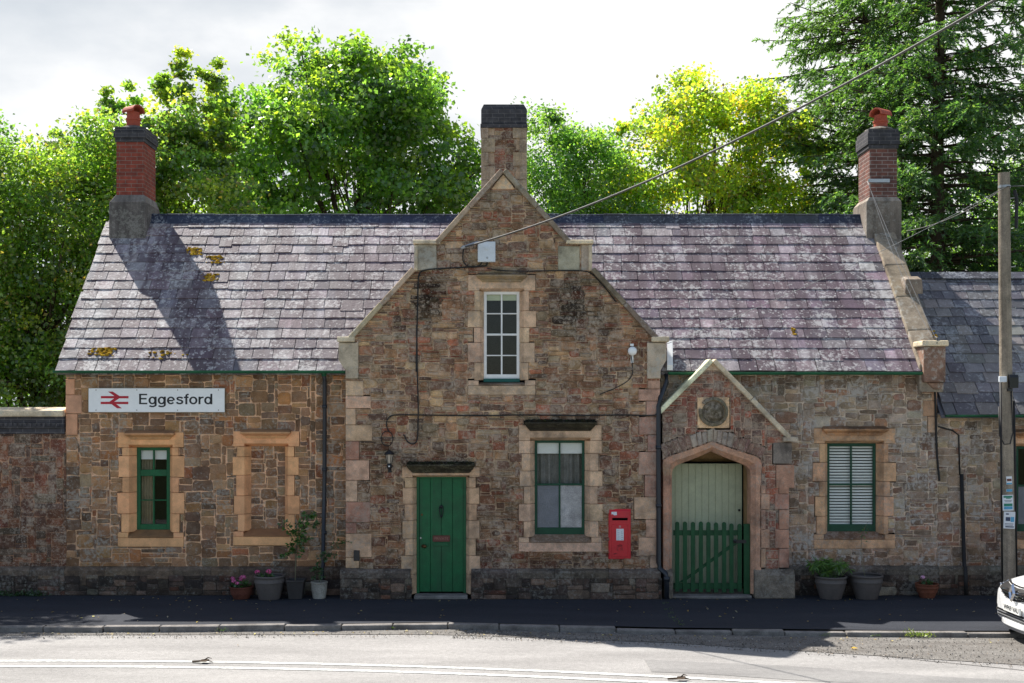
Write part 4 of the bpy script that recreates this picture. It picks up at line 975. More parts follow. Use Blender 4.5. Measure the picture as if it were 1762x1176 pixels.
dk = MB(); dk.box(bx1+.002, bx1+.05, yb_-.02, yb_+.05, bz0, bz1); dk.box(bx0, bx1+.05, yb_-.02, yb_+.05, bz1+.002, bz1+.035); dk.build('door_gap', M['slot'], bdo)  # dark gap beside and above the door, painted as near-black strips
dh = MB(); dh.lathe([(.012,0),(.012,-.03),(.022,-.045),(.003,-.06)], (bx1-.06, yb_, Z(878,yb_)), 12, axis='y'); dh.build('door_knob', M['black'], bdo, smooth=True)

# ================================================================== ANNEXE (lower building on the right)
AN = thing('annexe_building', 'lower stone range with dark slate roof joined to the right end', 'building', (10, 3, 0))
AX1 = 13.0; AZE = 3.18; AYR = 2.6; AZR = 5.87
wa, ra_ = window('annexe', 1748, 1832, 768, 915, YW, alb((180,142,110),1.45), tuple(v*.7 for v in DR_WARM), 2, [(836, .035)], 'darkgreen', None, parent=AN, st=.045, bot=.13, mat='dressed_old', irregular=.05, panes=lambda r, c: 'frost' if r == 0 else 'glass')
aw = MB(); fa_ = free_of('annexe')
rubble(aw, X(1612.6,YW), AX1, .49, AZE-.02, YW, fa_, PAL_R, MORT_R, [1,2,2,3,3,4,5], [4,5,6,7,9,11], relief=(.008,.022), joint=.008, rough=.13, tint=tintR, spots=[(10,.5,4,.4,.5)])
aw.box(AX1, AX1+.25, YW, 5, 0, AZE); aw.box(7.8, AX1, 4.75, 5.0, 0, AZE)
aw.build('wall', M['rubble_grey'], AN, recalc=False)
plinth(X(1612.6,YW), AX1, YW, .52, .08, alb((70,64,57)), parent=AN)
af = MB(); slates(af, 7.82, AX1+.2, YE, AZE, AYR, AZR, .235, SLD, wr=(.26,.40))
af.prism([(YE+.03, AZE-.02), (AYR, AZR-.03), (2*AYR-YE, AZE-.02), (2*AYR-YE, AZE-.08), (AYR, AZR-.12), (YE+.03, AZE-.08)], 7.78, AX1+.15, 'x', alb((60,60,66)))
af.build('roof', M['slate_dark'], AN, recalc=False)
ad_ = MB(); x = 7.82
while x < AX1+.2:
    xb = x+.45
    for s_ in (-1, 1):
        ad_.hexa([(x,AYR,AZR+.035),(xb-.006,AYR,AZR+.035),(xb-.006,AYR+s_*.14,AZR-.10),(x,AYR+s_*.14,AZR-.10),(x,AYR,AZR+.055),(xb-.006,AYR,AZR+.055),(xb-.006,AYR+s_*.155,AZR-.085),(x,AYR+s_*.155,AZR-.085)], jit(alb((72,74,82),1.0), .2))
    x = xb
ad_.build('ridge', M['ridge'], AN, recalc=False)
gm = MB(); r = .045; n = 8; y, z = .145, 3.16
gm.prism([(y-r*math.cos(math.pi*k/n), z-r*math.sin(math.pi*k/n)) for k in range(n+1)]+[(y+(r-.006)*math.cos(math.pi*k/n), z-(r-.006)*math.sin(math.pi*k/n)) for k in range(n+1)], 7.83, AX1, 'x'); gm.build('gutter', M['guttergreen'], AN)
sm_ = MB(); xq = X(1657,.3); sm_.tube([(X(1615,.36),.375,2.95),(X(1640,.36),.375,2.88),(X(1650,.36),.37,2.80),(X(1652,.36),.37,2.1)], .014, 8); sm_.tube([(X(1654,.36),.345,2.12),(X(1660,.3),.32,.52),(X(1661,.25),.24,.5),(X(1662,.25),.24,.02)], .032, 10); sm_.build('downpipe', M['rubber'], AN, smooth=True)

# ================================================================== BOUNDARY WALL (left)
BW = thing('boundary_wall', 'lower stone boundary wall with pale coping left of the station', 'wall', (-9.5, .6, 0))
bwm = MB(); zb = Z(747, YW)
rubble(bwm, -12.6, X(113.2,YW), .49, zb, YW, lambda x, z: True, PAL_B, alb((128,96,74)), [2,3,3,4,5,6], [4,5,6,8,9,11], relief=(.006,.016), joint=.007, spots=[(-10,1.0,4,.8,.35), (-10,zb,4,.12,.4)])
bwm.box(-12.6, -7.54, YW+.01, .85, 0, zb)
bwm.build('wall', M['rubble_old'], BW, recalc=False)
plinth(-12.6, X(113.2,YW), YW, .50, .08, alb((76,66,56)), parent=BW)
bb = MB(col=alb((58,54,54))); bb.box(-12.6, -7.53, YW-.03, .80, zb+.002, zb+.10); bb.box(-12.6, -7.53, YW-.06, .80, zb+.102, zb+.30)
for k in range(60): xk = -12.55+k*.083; bb.box(xk, xk+.06, YW-.075, YW-.058, zb+.13, zb+.20)
bb.build('brick_band', M['darkbrick'], BW, bevel=.005)
bc = MB(); bc.prism([(YW-.11, zb+.302), (YW-.11, zb+.41), (YW+.2, zb+.47), (.9, zb+.47), (.9, zb+.302)], -12.6, -7.53, 'x', alb((156,142,120))); bc.build('coping', M['coping'], BW, bevel=.02, segs=2)

# ================================================================== THINGS ON AND ROUND THE BUILDING
# ---- station name sign
sx0, sx1, sz0, sz1, sy = X(152.5,.34), X(386.5,.34), Z(709.5,.34), Z(668.5,.34), .335
sg = thing('station_sign', 'white station name board reading Eggesford with red arrow emblem', 'sign', ((sx0+sx1)/2, sy, sz0))
b = MB(); b.box(sx0, sx1, sy, sy+.03, sz0, sz1); b.build('board', M['signwhite'], sg, bevel=.004)
b = MB(col=alb((150,130,90))); 
for a in (sx0-.008, sx1+.0): b.box(a, a+.008, sy+.004, sy+.045, sz0, sz1)
b.box(sx0-.008, sx1+.008, sy+.004, sy+.045, sz0-.008, sz0); b.box(sx0-.008, sx1+.008, sy+.004, sy+.045, sz1, sz1+.008); b.build('frame', plain('old timber edge', (.25,.2,.13), .8, .2), sg)
for k in (.055,.355,.655,.955):
    for zz_ in (sz0+.035, sz1-.03): b = MB(); b.lathe([(.009,.001),(.008,-.004),(.003,-.006)], (sx0+(sx1-sx0)*k, sy, zz_), 10, axis='y'); b.build('screw', M['brass'], sg)
SW = sx1-sx0
def q(u, v):        # from the zoomed view of the board (px 90..1675, 85..365)
    return (sx0+(u-90)/1585*SW, sz1-(v-85)/280*(sz1-sz0))
b = MB()
for i_, poly in enumerate(([(235,176),(556,176),(556,203),(235,203)], [(232,244),(553,244),(553,271),(232,271)], [(318,124),(372,124),(470,188),(380,249),(328,249),(410,188)], [(328,249),(372,240),(478,320),(424,320)])):
    b.prism([q(*p) for p in poly], sy-.003-.0006*i_, sy+.001, 'y')
b.build('emblem', M['railred'], sg)
def stroke_letters(name, glyphs, place, wdt, y0, mat, parent):
    """each glyph: list of open/closed polylines; strokes of even width, cut square"""
    b = MB(); k = 0
    for x0_, strokes in glyphs:
        for pts, closed in strokes:
            n_ = len(pts); L_, R_ = [], []
            for i in range(n_):
                if closed: a_, c_ = pts[i-1], pts[(i+1) % n_]
                else: a_, c_ = pts[max(i-1,0)], pts[min(i+1,n_-1)]
                d = Vector((c_[0]-a_[0], c_[1]-a_[1])).normalized(); n2 = Vector((-d.y, d.x))*wdt/2
                L_.append((x0_+pts[i][0]+n2.x, pts[i][1]+n2.y)); R_.append((x0_+pts[i][0]-n2.x, pts[i][1]-n2.y))
            yy = y0-.0004*(k % 4); k += 1
            vs = [(place(*p)[0], yy, place(*p)[1]) for p in L_+R_]
            b.add(vs, [(i, (i+1) % n_, n_+(i+1) % n_, n_+i) for i in range(n_ if closed else n_-1)])
    return b.build(name, M[mat], parent, recalc=False)
def arc(cx, cy, rx, ry, a0, a1, n=18): return [(cx+rx*math.cos(R(a0+(a1-a0)*i/n)), cy+ry*math.sin(R(a0+(a1-a0)*i/n))) for i in range(n+1)]
w_ = .135; xh = .72; h2 = w_/2
ring = arc(.27, xh/2, .27-h2, xh/2-h2+.012, 0, 360, 28)[:-1]
gE = [([(h2,0),(h2,1)],False), ([(w_,1-h2),(.56,1-h2)],False), ([(w_,.53),(.52,.53)],False), ([(w_,h2),(.57,h2)],False)]
gg = [(ring,True), ([(.50,xh),(.50,-.04)]+arc(.27,-.05,.23,.17,0,-150,14),False)]
ge = [(arc(.28, xh/2, .28-h2, xh/2-h2+.012, 2, 322, 26),False), ([(.12,.345),(.44,.345)],False)]
gs = [([(.46,.55),(.42,.62),(.33,.66),(.22,.66),(.13,.62),(.10,.54),(.13,.46),(.22,.41),(.34,.37),(.43,.31),(.455,.21),(.42,.12),(.32,.06),(.20,.055),(.11,.10),(.07,.20)],False)]
gf = [([(.17,0),(.17,.80),(.19,.89),(.25,.935),(.34,.935)],False), ([(.0,xh-.06),(.33,xh-.06)],False)]
go = [(arc(.29, xh/2, .29-h2, xh/2-h2+.012, 0, 360, 28)[:-1],True)]
gr = [([(h2,0),(h2,xh)],False), ([(h2,.40),(.10,.53),(.17,.62),(.26,.655),(.36,.655)],False)]
gd = [(ring,True), ([(.50,0),(.50,1)],False)]
adv = [(gE,.66),(gg,.645),(gg,.645),(ge,.63),(gs,.56),(gf,.37),(go,.655),(gr,.40),(gd,.57)]
xx = 0; gl = []
for g_, a_ in adv: gl.append((xx, g_)); xx += a_
LW = 1533-680; LH = 272-150
stroke_letters('lettering', gl, lambda u, v: q(680+u/xx*LW, 272-v*LH), w_, sy-.003, 'signblack', sg)

# ---- wall lantern
lx, lz = X(671), Z(795)
wl_ = thing('wall_lantern', 'small black lantern with pale glass on the wall beside the front door', 'lantern', (lx, 0, lz))
b = MB(); ly = -.12
b.lathe([(.020,.0),(.015,.045),(.055,.06),(.088,.05),(.093,.062),(.05,.10),(.015,.125),(.004,.14)], (lx, ly, lz+.08), 6); b.lathe([(.03,-.10),(.045,-.06),(.045,-.03),(.03,.0)], (lx, ly, lz-.02), 12)
b.tube([(lx,-.0,lz-.10),(lx,-.06,lz-.13),(lx,ly,lz-.10)], .014, 8); b.box(lx-.03,lx+.03,-.03,0.01,lz-.18,lz-.02)
for k in range(6):
    a = 2*math.pi*k/6; b.tube([(lx+.04*math.cos(a), ly+.04*math.sin(a), lz-.02),(lx+.068*math.cos(a), ly+.068*math.sin(a), lz+.135)], .005, 5)
b.build('frame', M['black'], wl_)
b = MB(); b.lathe([(.036,-.02),(.063,.13)], (lx, ly, lz), 6); b.build('lamp_glass', M['lampglass'], wl_)
b = MB(); b.lathe([(.014,0),(.012,-.012),(.003,-.018)], (lx, ly-.042, lz-.07), 10, axis='y'); b.build('sensor', M['white'], wl_)

# ---- post box
px0, px1, pz0, pz1 = X(1048.5,-.05), X(1084.5,-.05), Z(961.5,-.05), Z(877.5,-.05)
pb = thing('post_box', 'red wall post box with white collection card', 'post box', ((px0+px1)/2, -.04, pz0))
pw_, ph = px1-px0, pz1-pz0; cxp = (px0+px1)/2
b = MB(); b.prism([(-.05,pz0),(-.05,pz1-.03),(-.035,pz1),(.1,pz1),(.1,pz0)], px0, px1, 'x')
b.box(px0-.012, px1+.012, -.03, .05, pz0-.012, pz1+.012)
b.hexa([(px0+.03,-.062,pz1-.135),(px1-.03,-.062,pz1-.135),(px1-.03,-.049,pz1-.135),(px0+.03,-.049,pz1-.135),(px0+.03,-.052,pz1-.02),(px1-.03,-.052,pz1-.02),(px1-.03,-.049,pz1-.02),(px0+.03,-.049,pz1-.02)])
b.build('body', M['red'], pb, bevel=.006)
b = MB(); b.box(px0+.05, px1-.045, -.0525, -.045, pz1-.182, pz1-.14); b.build('posting_slot', M['slot'], pb)
b = MB(); b.prism([(px0+.04,pz0+.03),(px1-.04,pz0+.03),(px1-.04,pz1-.255),(px0+.04,pz1-.255)], -.062, -.049); b.build('door', M['red'], pb, bevel=.005)
b = MB(); 
cz0, cz1 = pz1-.525, pz1-.325; b.box(cxp-.062, cxp+.066, -.067, -.0615, cz0, cz1); b.build('collection_card', M['paper'], pb, bevel=.002)
b = MB()
for k, (w, h) in enumerate(((.02,.010),(.035,.006),(.03,.006),(.04,.006),(.035,.006))): b.box(cxp-.045, cxp-.045+w, -.0685, -.0671, cz1-.03-k*.036-h, cz1-.03-k*.036); b.box(cxp+.022, cxp+.022+w*.8, -.0685, -.0671, cz1-.05-k*.032-h, cz1-.05-k*.032)
b.build('print', plain('grey print', (.25,.27,.33), .7, .2), pb)
b = MB(); b.box(cxp-.018, cxp+.018, -.067, -.0615, cz1+.018, cz1+.055); b.build('number_tab', plain('pink tab', (.55,.2,.2), .5, .3), pb, bevel=.002)
b = MB(); b.prism([(px0+.036,pz1-.035),(px0+.125,pz1-.035),(px0+.13,pz1-.09),(px0+.08,pz1-.095),(px0+.06,pz1-.075),(px0+.036,pz1-.08)], -.0630, -.0500); b.build('sticker', M['paper'], pb)
text_mesh('cypher', 'E', .085, (cxp-.035, -.0625, pz0+.16), M['darkred'], pb, .004, xs=1.1); text_mesh('cypher', 'R', .085, (cxp+.035, -.0625, pz0+.16), M['darkred'], pb, .004, xs=1.1)
b = MB()
for dx in (-.03, 0, .03): b.lathe([(.014,0),(.010,-.006),(.003,-.008)], (cxp+dx, -.062, pz0+.225+(.008 if dx == 0 else 0)), 8, axis='y')
b.box(cxp-.04, cxp+.04, -.068, -.0615, pz0+.208, pz0+.216); b.build('crown_emblem', M['darkred'], pb)
b = MB(); b.prism([(px0+.075,pz0+.07),(px0+.135,pz0+.085),(px0+.135,pz0+.10),(px0+.075,pz0+.095)], -.066, -.0615); b.build('keyhole_cover', M['darkred'], pb)

# ---- white box and cables on the gable
jx0, jx1, jz0, jz1 = X(822,-.1), X(852.5,-.1), Z(451,-.1), Z(416,-.1)
jb = thing('junction_box', 'white plastic junction box under the gable peak', 'junction box', ((jx0+jx1)/2, 0, jz0))
b = MB(); b.box(jx0, jx1, -.11, .0, jz0, jz1); b.build('body', M['boxwhite'], jb, bevel=.012, segs=2)
b = MB(); b.lathe([(.02,0),(.016,-.008),(.004,-.01)], ((jx0+jx1)/2+.01, -.11, jz0+.07), 8, axis='y'); b.build('lock', M['steel'], jb); b = MB(); b.lathe([(.055,0),(.04,-.006),(.004,-.009)], ((jx0+jx1)/2, -.11, jz1-.1), 14, axis='y'); b.build('lid_boss', M['boxwhite'], jb)
def cable(name, label, pts, r, mat, cat='cable', n=7, smoothing=3, group=None):
    P_ = [Vector(p) for p in pts]
    for _ in range(smoothing):        # round the bends
        Q = [P_[0]]
        for a, b_ in zip(P_, P_[1:]): Q += [a.lerp(b_, .25), a.lerp(b_, .75)]
        Q.append(P_[-1]); P_ = Q
    b = MB(); b.tube(P_, r, n)
    o = b.build(name, M[mat], None, smooth=True, origin=tuple(P_[0])); return tag(o, label, cat, group)
def wire(name, label, A, B, sag, r, mat, n=6, m=40, t1=1.0, cat='cable'):
    A, B = Vector(A), Vector(B); b = MB()
    pts = [A.lerp(B, t1*i/m) + Vector((0,0,-4*sag*(t1*i/m)*(1-t1*i/m))) for i in range(m+1)]
    b.tube(pts, r, n); o = b.build(name, M[mat], None, smooth=True, origin=tuple(A)); return tag(o, label, cat)
def G(px, py, y=-.035): return (X(px, y), y, Z(py, y))
A = G(800, 425, -.16); B = (X(1712, -8.0), -8.0, Z(0, -8.0))
wire('overhead_cable', 'thick grey service cable rising from the gable over the road', A, B, .27, .0145, 'cablegrey', 8, 60, 1.5)
b = MB(); b.tube([G(795,424,-.02), G(797,424,-.17)], .014, 8); b.tube([G(793,428,-.15), G(822,417,-.16)], .028, 8); o = b.build('cable_clamp', M['steel'], None, smooth=True, origin=G(795,424,0)); tag(o, 'steel clamp holding the thick overhead cable to the gable', 'clamp')
cable('wall_cable', 'black cable looping from overhead cable down to the white box', [G(798,427,-.15), G(796,440,-.10), G(797,452,-.06), G(806,460,-.05), G(820,460,-.05), G(828,455,-.05), G(829,451,-.05)], .012, 'rubber')
cable('wall_cable', 'black cable along the gable above the upper window, left of the white box', [G(716,640), G(719,500), G(720,470), G(732,464), G(770,462), G(822,459), G(838,458), G(838,452)], .012, 'rubber')
cable('wall_cable', 'thin black cable along the gable right of the white box', [G(838,462), G(860,466,-.06), G(900,467,-.14), G(918,467,-.06), G(960,466), G(1010,466), G(1022,474), G(1045,500), G(1060,520)], .010, 'rubber')
cable('wall_cable', 'dark vertical cable running down the gable left of the windows', [G(717,560), G(718,640), G(720,700), G(719,740), G(719,752), G(716,763), G(708,765), G(700,760), G(696,750), G(694,748)], .012, 'rubber')
cable('wall_cable', 'black horizontal cable across the gable above the front door', [G(670,744), G(665,735), G(665,724), G(672,715), G(690,714), G(760,715), G(840,716), G(905,714,-.05), G(1000,716), G(1060,714), G(1126,716), G(1131,712)], .011, 'rubber')
lp_ = [G(666+10*math.cos(a), 755+13*math.sin(a), -.035-.004*a) for a in [-.9+.35*k for k in range(19)]]
cable('wall_cable', 'coiled loop of black cable above the wall lantern', [G(669,743)]+lp_, .008, 'rubber')
cable('wall_cable', 'thin drooping cable from the white lamp on the gable', [G(1086,612), G(1090,640), G(1083,655), G(1060,668), G(1032,679)], .008, 'rubber')
cable('wall_cable', 'black cable bundle hanging at the right end of the main wall', [(X(1590,.3),.2,3.86), (X(1600,.36),.34,3.82), (X(1609,.36),.36,3.65), (X(1610,.36),.36,3.2), (X(1612,.36),.37,2.5), (X(1617,.36),.37,2.0)], .018, 'rubber')
sl = thing('security_light', 'small round white lamp high on the right shoulder of the gable', 'lamp', (X(1087), 0, Z(606)))
b = MB(); b.lathe([(.03,.01),(.03,-.05),(.07,-.06),(.078,-.10),(.05,-.13),(.005,-.14)], (X(1087), 0, Z(605)), 16, axis='y'); b.build('lamp_head', M['signwhite'], sl, smooth=True)
b = MB(); b.box(X(1085), X(1089.5), -.03, .01, Z(625), Z(612)); b.box(X(1084), X(1090), -.04, .01, Z(596), Z(592)); b.build('bracket', M['signwhite'], sl)
db = MB(); db.box(X(609), X(619), -.05, -.0, Z(965), Z(947)); db.build('door_bell', M['potblack'], ST, bevel=.006)  # small dark doorbell box on the gable corner
bk = MB(); bk.box(X(1494,2.6), X(1531,2.6), 2.60, 2.625, Z(314,2.6), Z(308,2.6)); bk.tube([(X(1495,2.5),2.5,Z(311,2.5)),(X(1495,2.62),2.62,Z(311,2.62))], .015, 6); o = bk.build('wire_bracket', M['steel'], None, origin=(X(1510,2.6),2.61,Z(311,2.6))); tag(o, 'flat steel wire bracket strapped to the right chimney', 'bracket')
kx = (X(1611,.1), .1, Z(584,.1))
wire('thin_wire', 'tauter of the two thin wires from right chimney to parapet foot', (X(1492,2.5),2.5,Z(312,2.5)), kx, .05, .004, 'wire')
wire('thin_wire', 'slacker of the two thin wires from right chimney to parapet foot', (X(1494,2.5),2.5,Z(314,2.5)), (kx[0]-.05,kx[1],kx[2]), .22, .004, 'wire')
hk = MB(); hk.tube([(kx[0],.2,kx[2]-.1),(kx[0],.15,kx[2]+.05),(kx[0],.05,kx[2]+.02),(kx[0]-.02,.02,kx[2]-.08)], .012, 6); o = hk.build('wire_hook', M['cablegrey'], None, origin=(kx[0],.2,kx[2]-.1)); tag(o, 'iron hook on the foot of the right parapet', 'hook')

# ---- telegraph pole with its fittings
YPO = -.25
ppx = [(1727.5,298),(1729,480),(1731.5,700),(1734,900),(1736,1045)]
tp = thing('telegraph_pole', 'weathered wooden telegraph pole at the right edge behind the car', 'pole', (X(1736,YPO), YPO, 0))
b = MB(); b.tube([(X(p,YPO), YPO, Z(q_,YPO)) for p, q_ in ppx], [.094,.098,.104,.112,.120], 20); b.build('shaft', M['pole'], tp, smooth=False)
for k, q_ in enumerate((342, 460, 532, 605)):
    b = MB(); xx = X(1737.5+k*.6, YPO); b.tube([(xx-.02, YPO-.02, Z(q_,YPO)), (xx+.06, YPO-.06, Z(q_,YPO)), (xx+.06, YPO-.06, Z(q_,YPO)+.025)], .009, 6); b.build('step_bolt', M['steel'], tp)
b = MB(); b.lathe([(.101,-.02),(.101,.02)], (X(1728,YPO), YPO, Z(322,YPO)), 20); b.tube([(X(1720,YPO), YPO-.1, Z(322,YPO)), (X(1716,YPO), YPO-.13, Z(322,YPO))], .014, 6); b.build('top_band', M['steel'], tp)
b = MB(); b.box(X(1718.5,-.36), X(1731,-.36), -.40, -.34, Z(658,-.36), Z(648,-.36)); b.build('clip_box', M['boxwhite'], tp, bevel=.006)
bx_ = MB(); bx_.prism([(-.42,Z(668,-.4)),(-.43,Z(650,-.4)),(-.41,Z(645,-.4)),(-.28,Z(645,-.4)),(-.28,Z(668,-.4))], X(1734.5,-.36), X(1750,-.36), 'x'); bx_.box(X(1733,-.36), X(1741,-.36), -.40, -.30, Z(674,-.36), Z(668.5,-.36)); bx_.build('cable_box', M['carblack'], tp, bevel=.008, segs=2)
b = MB()
b.tube([(X(1740,-.36),-.36,Z(672,-.36)),(X(1741,-.38),-.38,Z(700,-.38)),(X(1743,-.38),-.38,Z(745,-.38)),(X(1738,-.40),-.40,Z(764,-.4)),(X(1728,-.40),-.40,Z(765,-.4)),(X(1720,-.36),-.36,Z(750,-.36)),(X(1720,-.33),-.30,Z(700,-.33))], .011, 7)
b.tube([(X(1721,YPO),YPO-.02,Z(655,YPO)),(X(1723,YPO),YPO-.02,Z(800,YPO)),(X(1725,YPO),YPO-.02,.02)], .022, 8); b.tube([(X(1743,YPO),YPO-.03,Z(690,YPO)),(X(1746,YPO),YPO-.03,Z(850,YPO)),(X(1748,YPO),YPO-.03,.02)], .02, 8)
b.build('conduit', M['rubber'], tp, smooth=True)
b = MB(); b.tube([(X(1741,YPO), YPO-.1, Z(330,YPO)), (X(1744,YPO), YPO-.12, Z(345,YPO)), (X(1743,YPO), YPO-.12, Z(395,YPO))], .03, 7); b.build('cable_joint', M['rubber'], tp)
def notice(name, label, px0_, px1_, py0_, py1_, rot, bands):
    y_ = YPO-.128; x0_, x1_, z0_, z1_ = X(px0_,y_), X(px1_,y_), Z(py1_,y_), Z(py0_,y_)
    t = thing(name, label, 'notice', ((x0_+x1_)/2, y_, z0_)); cx_, cz_ = (x0_+x1_)/2, (z0_+z1_)/2
    cr, sr = math.cos(rot), math.sin(rot)
    def rt(x, z): return (cx_+(x-cx_)*cr-(z-cz_)*sr, cz_+(x-cx_)*sr+(z-cz_)*cr)
    nn = 6; mb = MB()
    for k in range(nn):           # sheet bent round the pole
        xa, xb = x0_+(x1_-x0_)*k/nn, x0_+(x1_-x0_)*(k+1)/nn
        ya, yb2 = y_+1.6*(xa-cx_-.02)**2, y_+1.6*(xb-cx_-.02)**2
        A_, B_, C_, D_ = rt(xa,z0_), rt(xb,z0_), rt(xb,z1_), rt(xa,z1_)
        mb.hexa([(A_[0],ya,A_[1]),(B_[0],yb2,B_[1]),(B_[0],yb2+.004,B_[1]),(A_[0],ya+.004,A_[1]),(D_[0],ya,D_[1]),(C_[0],yb2,C_[1]),(C_[0],yb2+.004,C_[1]),(D_[0],ya+.004,D_[1])])
    mb.build('sheet', M['paper'], t)
    for (u0,u1,v0,v1,mt) in bands:
        m2 = MB(); xs_ = [x0_+(x1_-x0_)*(u0+(u1-u0)*k/4) for k in range(5)]; za_, zb_ = z1_-(z1_-z0_)*v1, z1_-(z1_-z0_)*v0
        for xa, xb in zip(xs_, xs_[1:]):
            A_, B_, C_, D_ = rt(xa,za_), rt(xb,za_), rt(xb,zb_), rt(xa,zb_); f2 = lambda x: y_-.002+1.6*(x-cx_-.02)**2
            m2.add([(A_[0],f2(xa),A_[1]),(B_[0],f2(xb),B_[1]),(C_[0],f2(xb),C_[1]),(D_[0],f2(xa),D_[1])], [(0,1,2,3)])
        m2.build('print', M[mt], t, recalc=False)
    return t
notice('notice', 'upper white notice on the pole with green header and footer', 1726, 1744, 852, 879, .03, [(.08,.92,.06,.18,'inkgreen'),(.3,.75,.19,.24,'inkgreen'),(.1,.9,.55,.72,'inkgreen'),(.1,.9,.74,.92,'inkblue'),(.15,.85,.34,.37,'ink'),(.2,.8,.42,.45,'ink')])
notice('notice', 'lower white notice on the pole with dark picture', 1728, 1747, 881, 910, -.04, [(.15,.4,.1,.18,'ink'),(.15,.55,.32,.55,'ink'),(.58,.9,.3,.6,'inkblue'),(.1,.85,.7,.73,'ink'),(.1,.8,.78,.81,'ink'),(.15,.9,.86,.93,'ink')])
notice('notice', 'torn brown and blue paper scrap high on the pole', 1732, 1741.5, 820, 834, .05, [(.1,.9,.3,.6,'plate'),(.0,.95,.8,.98,'inkblue')])
notice('notice', 'narrow blue strip of tape on the pole', 1732, 1742, 842, 846.5, .02, [(.02,.98,.05,.95,'inkblue')])
PT = (X(1728,YPO), YPO-.1, Z(323,YPO))
wire('thin_wire', 'thin wire from pole top to the right shoulder of the gable', PT, (X(1148,-.05),-.05,Z(592,-.05)), .12, .0045, 'wire')
wire('thin_wire', 'dark wire from pole top sagging to the right parapet', PT, (X(1560,1.6),1.6,Z(398,1.6)), .12, .008, 'cablegrey')
wire('thin_wire', 'thin wire leaving pole top to the right', PT, (16, -1.5, 7.6), .15, .010, 'cablegrey')

# ---- picket gate
yg = .17
pg = thing('picket_gate', 'green picket gate with rounded tops in the porch doorway', 'gate', (X(1157,yg), yg, .05))
gzt = Z(899, yg)
for k in range(9):
    xm = X(1165.5+k*13.35, yg)+random.uniform(-.004,.004); w = .036; zb = .075+random.uniform(-.012,.02); zt = gzt+random.uniform(-.012,.008)-(.03 if k > 6 else 0)
    poly = [(xm-w,zb),(xm+w,zb),(xm+w,zt-.03)]+[(xm+w*math.cos(a), zt-.03+w*math.sin(a)) for a in [math.pi*j/6 for j in range(1,6)]]+[(xm-w,zt-.03)]
    b = MB(); b.prism(poly, yg-.012, yg+.010); b.build('picket', M['gategreen'], pg)
gx0, gx1 = X(1159,yg), X(1277,yg)
b = MB(); b.box(gx0, gx1, yg+.011, yg+.045, Z(922,yg), Z(913,yg)); b.build('rail', M['gategreen'], pg)
b = MB(); b.box(gx0, gx1, yg+.011, yg+.045, Z(1014,yg), Z(1004,yg)); b.build('rail', M['gategreen'], pg)
b = MB(); b.prism([(X(1168,yg),Z(1003,yg)),(X(1176,yg),Z(1003,yg)),(X(1272,yg),Z(934,yg)),(X(1272,yg),Z(927,yg))], yg+.011, yg+.04); b.build('brace', M['gategreen'], pg)
b = MB(); b.box(X(1262,yg), X(1284,yg), yg-.02, yg-.013, Z(935,yg), Z(929,yg)); b.lathe([(.03,0),(.03,-.02),(.005,-.03)], (X(1264,yg), yg-.014, Z(931,yg)), 10, axis='y'); b.build('latch', M['black'], pg)
b = MB(); b.box(X(1280,yg), X(1291,yg), yg-.01, yg+.05, .05, gzt-.03); o = b.build('gate_post', M['gategreen'], None, origin=(X(1286,yg), yg, .05)); tag(o, 'short green post beside the picket gate against the porch jamb', 'post')

# ---- pots
def leaf_mesh(name, c, u, w, size, asp, col, mat, parent=None, origin=None, fold=.12):
    N = len(c); o0 = np.array(wloc(parent) if parent else (origin or (0,0,0)))
    size = size[:, None]; nrm = np.cross(u, w)
    p0 = c-u*size*.5; p2 = c+u*size*.55; p1 = c+w*size*asp*.5+nrm*size*fold; p3 = c-w*size*asp*.5+nrm*size*fold
    V = np.stack([p0,p1,p2,p3], 1).reshape(-1,3)-o0
    me = bpy.data.meshes.new(name); me.vertices.add(4*N); me.loops.add(4*N); me.polygons.add(N)
    me.vertices.foreach_set('co', V.astype(np.float32).ravel()); me.loops.foreach_set('vertex_index', np.arange(4*N, dtype=np.int32))
    me.polygons.foreach_set('loop_start', np.arange(0,4*N,4,dtype=np.int32)); me.polygons.foreach_set('loop_total', np.full(N,4,dtype=np.int32))
    ca = me.color_attributes.new('Col','FLOAT_COLOR','CORNER'); fc = np.ones((N,4),np.float32); fc[:,:3] = col
    ca.data.foreach_set('color', np.repeat(fc,4,axis=0).ravel()); me.update(); me.validate()
    me.materials.append(M[mat]); o = bpy.data.objects.new(name, me); COL.objects.link(o)
    if parent: o.parent = parent
    elif origin is not None: o.location = origin
    return o
def unit(a): return a/np.maximum(np.linalg.norm(a,axis=1,keepdims=True),1e-9)
def frames(n):      # two tangents for each normal
    r = RNG.normal(size=n.shape); u = unit(np.cross(n, r)); return u, np.cross(n, u)
def pick(pal, N, a=.22):
    P_ = np.array([p for p,_ in pal]); w = np.array([q_ for _,q_ in pal], float); w /= w.sum()
    return np.clip(P_[RNG.choice(len(P_),N,p=w)]*(1+RNG.uniform(-a,a,(N,1))), .003, .9)
